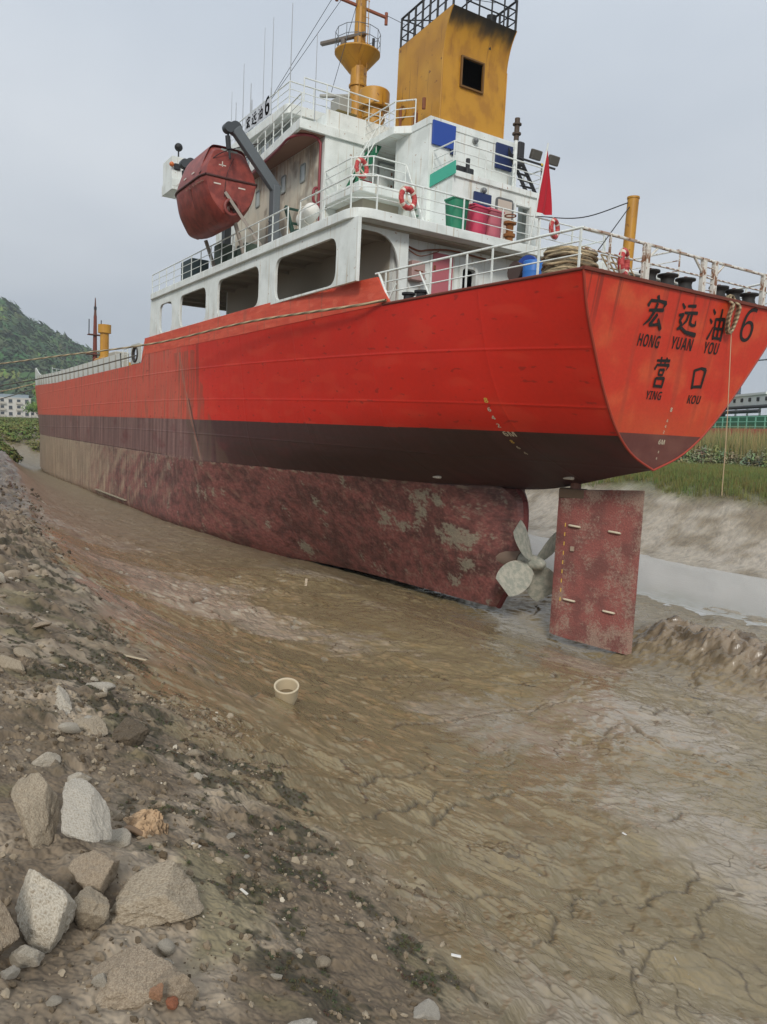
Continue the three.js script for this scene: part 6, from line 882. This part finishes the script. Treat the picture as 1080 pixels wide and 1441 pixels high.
{ // second vessel moored beyond the reeds
  const [x, z] = along(57.5, 118), o = thing('moored_ship', 'red-hulled tanker with green deck rails and yellow post moored beyond the reeds', 'ship', V(x, 3.9, z)); o.rotation.y = -0.62;
  const RED = std(0xc23a30, 0.5), GR = std(0x1f6f4c, 0.6), LG = std(0x86c8ac, 0.6), WH = std(0xd2d4d2, 0.6), YE = std(0xd2a128, 0.5);
  const hs = new THREE.Shape(); for (const [i, [a, b]] of [[-38, -5], [34, -5], [42, 0], [34, 5], [-38, 5]].entries()) i ? hs.lineTo(a, b) : hs.moveTo(a, b); const hg = extrude(hs, 4.4, 0.05); hg.rotateX(-Math.PI / 2); hg.translate(0, -1.2, 0); M('hull', hg, RED, o);
  M('deck_coaming', [xf(new THREE.BoxGeometry(70, 1.7, 8), { pos: V(-2, 4.05, 0.4) })], GR, o);
  for (let i = 0; i < 28; i++) M('rail_post', xf(new THREE.BoxGeometry(0.12, 1.5, 0.12), { pos: V(-36 + i * 2.5, 3.95, -4.9) }), LG, o); for (const y of [3.5, 4.1, 4.7]) M('rail', xf(new THREE.BoxGeometry(70, 0.1, 0.1), { pos: V(-2, y, -4.9) }), LG, o);
  M('crane_post', [bar(V(5.4, 4.9, -2.6), V(5.4, 13.5, -2.6), 0.6, 12), xf(new THREE.BoxGeometry(2.4, 1.0, 2), { pos: V(5.4, 5.3, -2.6) })], YE, o);
  M('deckhouse', [xf(new THREE.BoxGeometry(26, 1.3, 3), { pos: V(4, 7.2, 2) }), xf(new THREE.BoxGeometry(20, 0.3, 3.4), { pos: V(4, 8.0, 2) })], WH, o);
  for (let i = 0; i < 9; i++) M('window', xf(new THREE.BoxGeometry(0.7, 0.5, 0.1), { pos: V(-6 + i * 2.6, 7.3, 0.46) }), DARK, o);
  for (let i = 0; i < 6; i++) M('stanchion', bar(V(-7 + i * 4, 4.9, 1), V(-7 + i * 4, 6.6, 1), 0.15, 6), WH, o);
  M('pipework', [bar(V(-10, 6.2, -0.5), V(16, 6.2, -0.5), 0.22, 8), bar(V(-8, 5.6, -1.2), V(14, 5.6, -1.2), 0.25, 8), xf(new THREE.BoxGeometry(3, 1.1, 1.5), { pos: V(7, 5.6, -1) })], DARK, o);
  M('mast', [bar(V(4.6, 8.1, 1), V(4.6, 13.6, 1), 0.35, 8), bar(V(9, 9, 1), V(5.6, 21, 1), 0.5, 8), bar(V(-6, 12.5, 2), V(16, 13.4, 2), 0.1, 6), xf(new THREE.BoxGeometry(1.6, 0.3, 0.3), { pos: V(4.6, 12.6, 1) })], std(0x4a525a, 0.6), o); M('yellow_pipe', [bar(V(9, 5.0, -2), V(9, 8.2, -2), 0.22, 10), bar(V(9, 7.2, -2), V(12, 7.4, -2), 0.2, 10)], YE, o);
}
stage('back');
// ------------------------------------------------------------------ stones and litter on the bank
function rockGeo(seed, cuts = 16, rough = 0.11, det = 3) {
  const r = rng(seed), planes = []; for (let i = 0; i < cuts; i++) { const n = V(r() * 2 - 1, r() * 2 - 1, r() * 2 - 1).normalize(); planes.push([n, 0.5 + 0.36 * r()]); }
  let g = new THREE.IcosahedronGeometry(1, det * 4); g.deleteAttribute('uv'); g.deleteAttribute('normal'); g = mergeVertices(g, 1e-4); const a = g.attributes.position, d = new THREE.Vector3(), o = seed * 3.7;
  for (let i = 0; i < a.count; i++) { d.fromBufferAttribute(a, i).normalize(); let R = 1.0; for (const [n, k] of planes) { const c = n.dot(d); if (c > 0.01) { const q = k / c; R = -Math.log(Math.exp(-R * 45) + Math.exp(-q * 45)) / 45; } } R += rough * (fbm(d.x * 2.2 + o, d.y * 2.2 + d.z * 1.7, 4) + 0.6 * ridge(d.z * 3 + o, d.x * 3 + d.y * 2, 3) - 0.2); a.setXYZ(i, d.x * R, d.y * R, d.z * R); }
  return toCreasedNormals(g, 0.42);
}
function stoneTex(c0, c1, seed) { return tex(256, 256, tileable((u, v) => { const n = fbm(u * 5 + seed, v * 5, 5); let c = mix3(c0, c1, sstep(-0.3, 0.35, n)); c = mix3(c, [128, 113, 92], 0.55 * sstep(0.12, 0.4, fbm(u * 3 + seed * 2, v * 3, 4))); return c.map(k => k * (1 + 0.18 * noise(u * 50, v * 50) + 0.1 * noise(u * 110, v * 110))); })); }
const stoneBump = tex(256, 256, tileable((u, v) => 0.5 + 0.5 * fbm(u * 16, v * 16, 4)), { srgb: false });
const stoneMat = (t) => new THREE.MeshStandardMaterial({ map: withRepeat(t, 4), bumpMap: withRepeat(stoneBump, 2.3), bumpScale: 0.006, roughness: 0.92 });
const sBrown = stoneMat(stoneTex([172, 158, 136], [144, 130, 110], 1)), sGrey = stoneMat(stoneTex([186, 179, 166], [160, 152, 138], 2)), sPale = stoneMat(stoneTex([198, 189, 172], [168, 157, 139], 3)), sMud = stoneMat(stoneTex([166, 150, 128], [138, 122, 102], 4)), sDark = stoneMat(stoneTex([108, 94, 76], [78, 68, 54], 5)), sBrick = stoneMat(stoneTex([190, 122, 88], [168, 104, 76], 6));
function stone(name, label, x, z, sx, sy, sz, rot, mat, seed, sink = 0.3, grp = 'stones on the bank', category = 'stone') { const m = M(name, rockGeo(seed), mat, null); const k = 1.2; if (grp === 'stones on the bank' && x < -9.9) x -= 0.13; sx *= k; sy *= k; sz *= k; m.scale.set(sx, sy, sz); m.rotation.set(...rot); m.position.set(x, groundY(x, z) + sy * (1 - sink) * 0.55, z); return tag(m, label, category, grp); }
stone('stone', 'large rough grey-brown boulder slab with rounded end, broadest stone of the heap', -10.62, -17.46, 0.12, 0.075, 0.20, [0.1, 0.35, 0.3], sBrown, 11, 0.1);
stone('stone', 'pale grey flat pointed slab leaning upright in the heap', -10.12, -17.62, 0.035, 0.165, 0.09, [-0.1, 0.25, -0.95], sGrey, 7, -0.1);
stone('stone', 'brown mud-caked slab leaning against the pale pointed slab', -10.0, -17.78, 0.05, 0.15, 0.11, [0.35, 0.3, -0.95], sBrown, 13, -0.1);
stone('stone', 'rough block with a white broken face at the front of the heap', -10.70, -17.84, 0.085, 0.13, 0.09, [0.2, 0.4, -0.75], sPale, 17, 0.0);
stone('stone', 'brown stone wedged between the white-faced block and the boulder slab', -10.66, -17.70, 0.06, 0.07, 0.07, [0.3, 1.2, 0.2], sBrown, 19, 0.0);
stone('stone', 'smooth grey mud-coated stone in the middle of the heap', -10.48, -17.64, 0.09, 0.08, 0.09, [0.2, 0.7, -0.5], sMud, 23, 0.1);
stone('stone', 'rounded brown stone left of the white-faced block', -10.85, -18.05, 0.10, 0.12, 0.09, [0.1, 0.2, -0.2], sMud, 29, 0.1);
stone('stone', 'small sharp white stone under the white-faced block', -10.86, -17.93, 0.042, 0.036, 0.045, [0.4, 0.5, 0.2], sPale, 31, 0.2);
stone('stone', 'mud-smeared flat boulder sunk in the loam', -11.03, -17.66, 0.12, 0.055, 0.15, [0.05, 0.6, 0.1], sMud, 37, 0.5);
stone('stone_chip', 'orange-tan stone chip lying on the sunken boulder', -11.2, -17.63, 0.028, 0.02, 0.023, [0.5, 0.2, 0.3], stoneMat(stoneTex([196, 150, 116], [170, 124, 92], 8)), 41, -4.5, 'stones on the bank', 'stone');
stone('pebble', 'white egg-shaped pebble beside the sunken boulder', -11.17, -17.75, 0.022, 0.022, 0.024, [0.2, 0, 0.3], sPale, 43, 0.2, 'pebbles on the bank', 'pebble');
stone('pebble', 'grey round pebble near the frame corner of the bank', -11.08, -17.99, 0.024, 0.022, 0.028, [0.2, 1, 0.3], sGrey, 47, 0.2, 'pebbles on the bank', 'pebble');
stone('stone', 'rounded pale stone alone on the loam beyond the heap', -9.3, -17.6, 0.05, 0.04, 0.065, [0, 0.5, 0.1], sPale, 53, 0.2);
stone('stone', 'long pale flat stone lying on the bank crest', -8.3, -17.35, 0.22, 0.035, 0.06, [0, -0.1, 0.05], sPale, 59, 0.2);
stone('stone', 'second pale flat stone below the long one', -8.7, -17.25, 0.16, 0.05, 0.08, [0.1, 0.2, 0.1], sBrown, 61, 0.2);
stone('mud_clod', 'dark wet clod of earth on the slope', -8.86, -17.08, 0.10, 0.075, 0.11, [0, 0.5, 0], sDark, 67, 0.1, 'clods', 'clod');
stone('concrete_block', 'small squared grey concrete block beside the brick fragment', -11.26, -17.55, 0.06, 0.055, 0.06, [0.1, 0.5, 0.1], sMud, 73, 0.2, 'rubble', 'rubble');
stone('brick_fragment', 'small orange broken brick fragment', -11.31, -17.58, 0.02, 0.016, 0.022, [0.4, 0.2, 0.1], sBrick, 79, 0.1, 'rubble', 'rubble');
stone('rubble_chip', 'white rubble chip beside the brick fragment', -11.24, -17.62, 0.02, 0.03, 0.016, [0.2, 0.6, 0.3], sPale, 83, 0.1, 'rubble', 'rubble');
stone('stone', 'long grey-green stone cut by the lower frame edge', -11.42, -17.32, 0.055, 0.03, 0.12, [0, 0.35, 0.1], sGrey, 89, 0.2);
{ // scattered stones, a shared set of variants
  const r = rng(99), geos = [3, 5, 9, 15, 21].map(s => rockGeo(s, 9, 0.06, 1)).map(g => metreUV(g)), mats = [sBrown, sGrey, sMud, sPale, sBrown];
  for (let i = 0; i < 150; i++) {
    const x = lerp(-11.6, -1, Math.pow(r(), 1.5)), z = -(lerp(16.5, 18.6, Math.pow(r(), 0.8)) - clamp((x + 8) * 0.02, 0, 0.3)), s = 0.012 + 0.05 * Math.pow(r(), 2.6) * (1 + (x + 11) * 0.12); const m = new THREE.Mesh(geos[i % 5], mats[Math.floor(r() * 5)]); m.name = 'loose_stone'; m.castShadow = m.receiveShadow = true; m.scale.set(s * (1 + r()), s * (0.5 + 0.4 * r()), s * (0.8 + 0.8 * r())); m.rotation.set(r() * 0.5, r() * 6, r() * 0.5); m.position.set(x, groundY(x, z) + s * 0.15, z); tag(m, 'loose small stone scattered over the crumbly bank', 'pebble', 'loose stones on the bank');
  }
}
{ // crumbs of earth and grit over the bank, moss along its foot
  const r = rng(123), crumbs = [], moss = [], lin = v => Math.pow(v / 255, 2.2), cg = new THREE.IcosahedronGeometry(1, 1), ca = cg.attributes.position; for (let i = 0; i < ca.count; i++) { const x = ca.getX(i), y = ca.getY(i), z = ca.getZ(i), k = 1 + 0.45 * noise(x * 1.9 + 4, y * 1.9 + z * 1.3); ca.setXYZ(i, x * k, y * k, z * k); } cg.computeVertexNormals();
  for (let i = 0; i < 15000; i++) {
    const near = r() < 0.72, x = near ? lerp(-12.2, -7, r()) : lerp(-7, 26, Math.pow(r(), 1.7)), k = interp(FOOT, x), z = -(k + lerp(-0.7, near ? 2.3 : 3.6, Math.pow(r(), 0.8))); if (fbm(x * 1.1 + 5, z * 1.1, 3) + 0.25 * (r() - 0.5) < -0.06) continue;
    const d = Math.hypot(x + 13.4, z + 18.2), s = (0.002 + 0.009 * Math.pow(r(), 4.5)) * (0.75 + 0.22 * d), q = r(), c = x > -4 ? (q < 0.6 ? [74, 64, 52] : q < 0.95 ? [104, 91, 75] : [140, 126, 108]) : q < 0.35 ? [92, 80, 64] : q < 0.8 ? [126, 112, 93] : q < 0.985 ? [150, 137, 117] : [184, 174, 156]; crumbs.push({ p: V(x, groundY(x, z) + s * 0.2, z), rx: r() * 3, ry: r() * 6, rz: r() * 3, s: V(s * (0.8 + 0.8 * r()), s * (0.6 + 0.5 * r()), s * (0.8 + 0.8 * r())), c: c.map(lin) });
  }
  tag(instanced('earth_crumbs', cg, new THREE.MeshStandardMaterial({ roughness: 0.95 }), crumbs), 'crumbs of earth and grit strewn over the muddy bank', 'earth', null, 'stuff');
  for (let i = 0; i < 32000 && moss.length < 9000; i++) { const x = lerp(-12, -2, Math.pow(r(), 1.4)), z = -(interp(FOOT, x) + lerp(-1.1, 1.5, r())); if (mudColour(x, z, true).al < 0.45 + 0.4 * r()) continue; const s = 0.006 + 0.012 * r(); moss.push({ p: V(x, groundY(x, z) + s * 0.25, z), ry: r() * 6, s: V(s, s * 0.7, s), c: [0.045 + 0.04 * r(), 0.040 + 0.034 * r(), 0.018 + 0.014 * r()] }); }
  tag(instanced('bank_moss', leafClump(17, 16, 1, 0.42, 0.7), new THREE.MeshStandardMaterial({ roughness: 0.9, side: THREE.DoubleSide }), moss), 'dark olive moss growing in a ragged belt along the foot of the bank', 'moss', null, 'stuff');
}
{ // crumpled brown bag
  const o = thing('crumpled_bag', 'crumpled tan cloth bag half buried in the bank', 'bag', V(-10.07, groundY(-10.07, -17.3), -17.3)); const n = 34, pos = [], idx = []; for (let i = 0; i <= n; i++) for (let j = 0; j <= n; j++) { const u = i / n * 2 - 1, v = j / n * 2 - 1, e = 1 - Math.max(Math.abs(u), Math.abs(v)); const y = 0.075 * Math.pow(Math.max(0, 1 - u * u), 0.6) * Math.pow(Math.max(0, 1 - v * v), 0.5) * (0.75 + 0.9 * ridge(u * 1.6 + 3, v * 3.2, 3)); pos.push(u * 0.095 * (1 + 0.3 * noise(v * 3, 2)), y - 0.01, v * 0.075 * (1 + 0.35 * noise(u * 3, 7))); if (i < n && j < n) { const a = i * (n + 1) + j; idx.push(a, a + 1, a + n + 1, a + n + 1, a + 1, a + n + 2); } } const g = new THREE.BufferGeometry(); g.setAttribute('position', new THREE.Float32BufferAttribute(pos, 3)); g.setIndex(idx); const cl = tex(128, 128, (u, v) => mix3([178, 150, 118], [116, 96, 74], sstep(-0.2, 0.35, fbm(u * 6, v * 6, 4)))); M('cloth', toCreasedNormals(g, 0.7), new THREE.MeshStandardMaterial({ map: withRepeat(cl, 5), roughness: 0.9, side: THREE.DoubleSide }), o); o.rotation.set(0.3, 0.5, 0.35);
  const tail = M('loose_fold', tube([V(-0.02, 0.02, -0.06), V(0.02, 0.03, -0.12), V(-0.01, 0.015, -0.17)], 0.018, 6, 20), std(0x7a6550, 0.9), o); tail.scale.y = 0.6;
}
{ // round plastic pot ring
  const x = -5.16, z = -14.23, o = thing('plastic_pot', 'cream round bottomless pot lying tilted in the mud', 'pot', V(x, groundY(x, z) + 0.07, z)); M('wall', new THREE.LatheGeometry([[0.095, -0.06], [0.112, 0.0], [0.122, 0.11], [0.128, 0.12], [0.128, 0.135], [0.112, 0.135], [0.108, 0.12], [0.098, 0.0], [0.085, -0.06]].map(a => new THREE.Vector2(...a)), 36), std(0xbfb094, 0.6), o); M('mud_fill', new THREE.CylinderGeometry(0.095, 0.09, 0.03, 24), std(0x6f6048, 0.7), o); o.rotation.set(-0.15, 0, 0.30); o.scale.setScalar(1.2);
}
const litter = (name, label, x, z, L, W, yaw, c) => { const m = M(name, xf(new RoundedBoxGeometry(L, 0.006, W, 2, 0.002), { rot: [0.1, 0, 0.12] }), std(c, 0.6), null); m.position.set(x, groundY(x, z) + 0.012, z); m.rotation.y = yaw; return tag(m, label, 'litter', 'litter on the mud'); };
litter('plastic_scrap', 'small white plastic scrap on the smooth mud', -10.93, -16.17, 0.045, 0.016, 0.9, 0xd8d6d0); litter('plastic_scrap', 'white scrap in the dark algae beside the bank', -10.62, -17.06, 0.045, 0.012, 0.3, 0xc9c5ba); litter('plastic_scrap', 'whitish curled scrap by the crumpled bag', -10.2, -17.12, 0.05, 0.02, 0.6, 0xb9b2a6); litter('wood_splinter', 'long pale splinter lying on mud by the hull', 9.1, -6.65, 0.75, 0.08, -0.5, 0xc4b49a); litter('driftwood', 'pale driftwood stick at the edge of the bank', -6.2, -16.4, 0.4, 0.04, 0.8, 0xb4a488); litter('plastic_scrap', 'tiny white scrap near the crack in the mud', -8.2, -11.6, 0.05, 0.03, 0.2, 0xd0cdc6);
{ const m = M('driftwood_branch', [tube([V(0, 0, 0), V(1.2, 0.15, 0.2), V(2.6, 0.05, 0.1), V(4, 0.12, 0.4)], 0.06, 7, 30), tube([V(1.2, 0.15, 0.2), V(2, 0.3, -0.1), V(3.2, 0.2, -0.3)], 0.04, 6, 20)], std(0x3c3026, 0.9), null); m.position.set(6.2, groundY(6.2, 17.6) + 0.1, 17.6); m.rotation.y = 2.4; tag(m, 'dark branch lying on the far shore of the creek', 'branch'); }
stage('stones');
renderer.render(scene, camera);
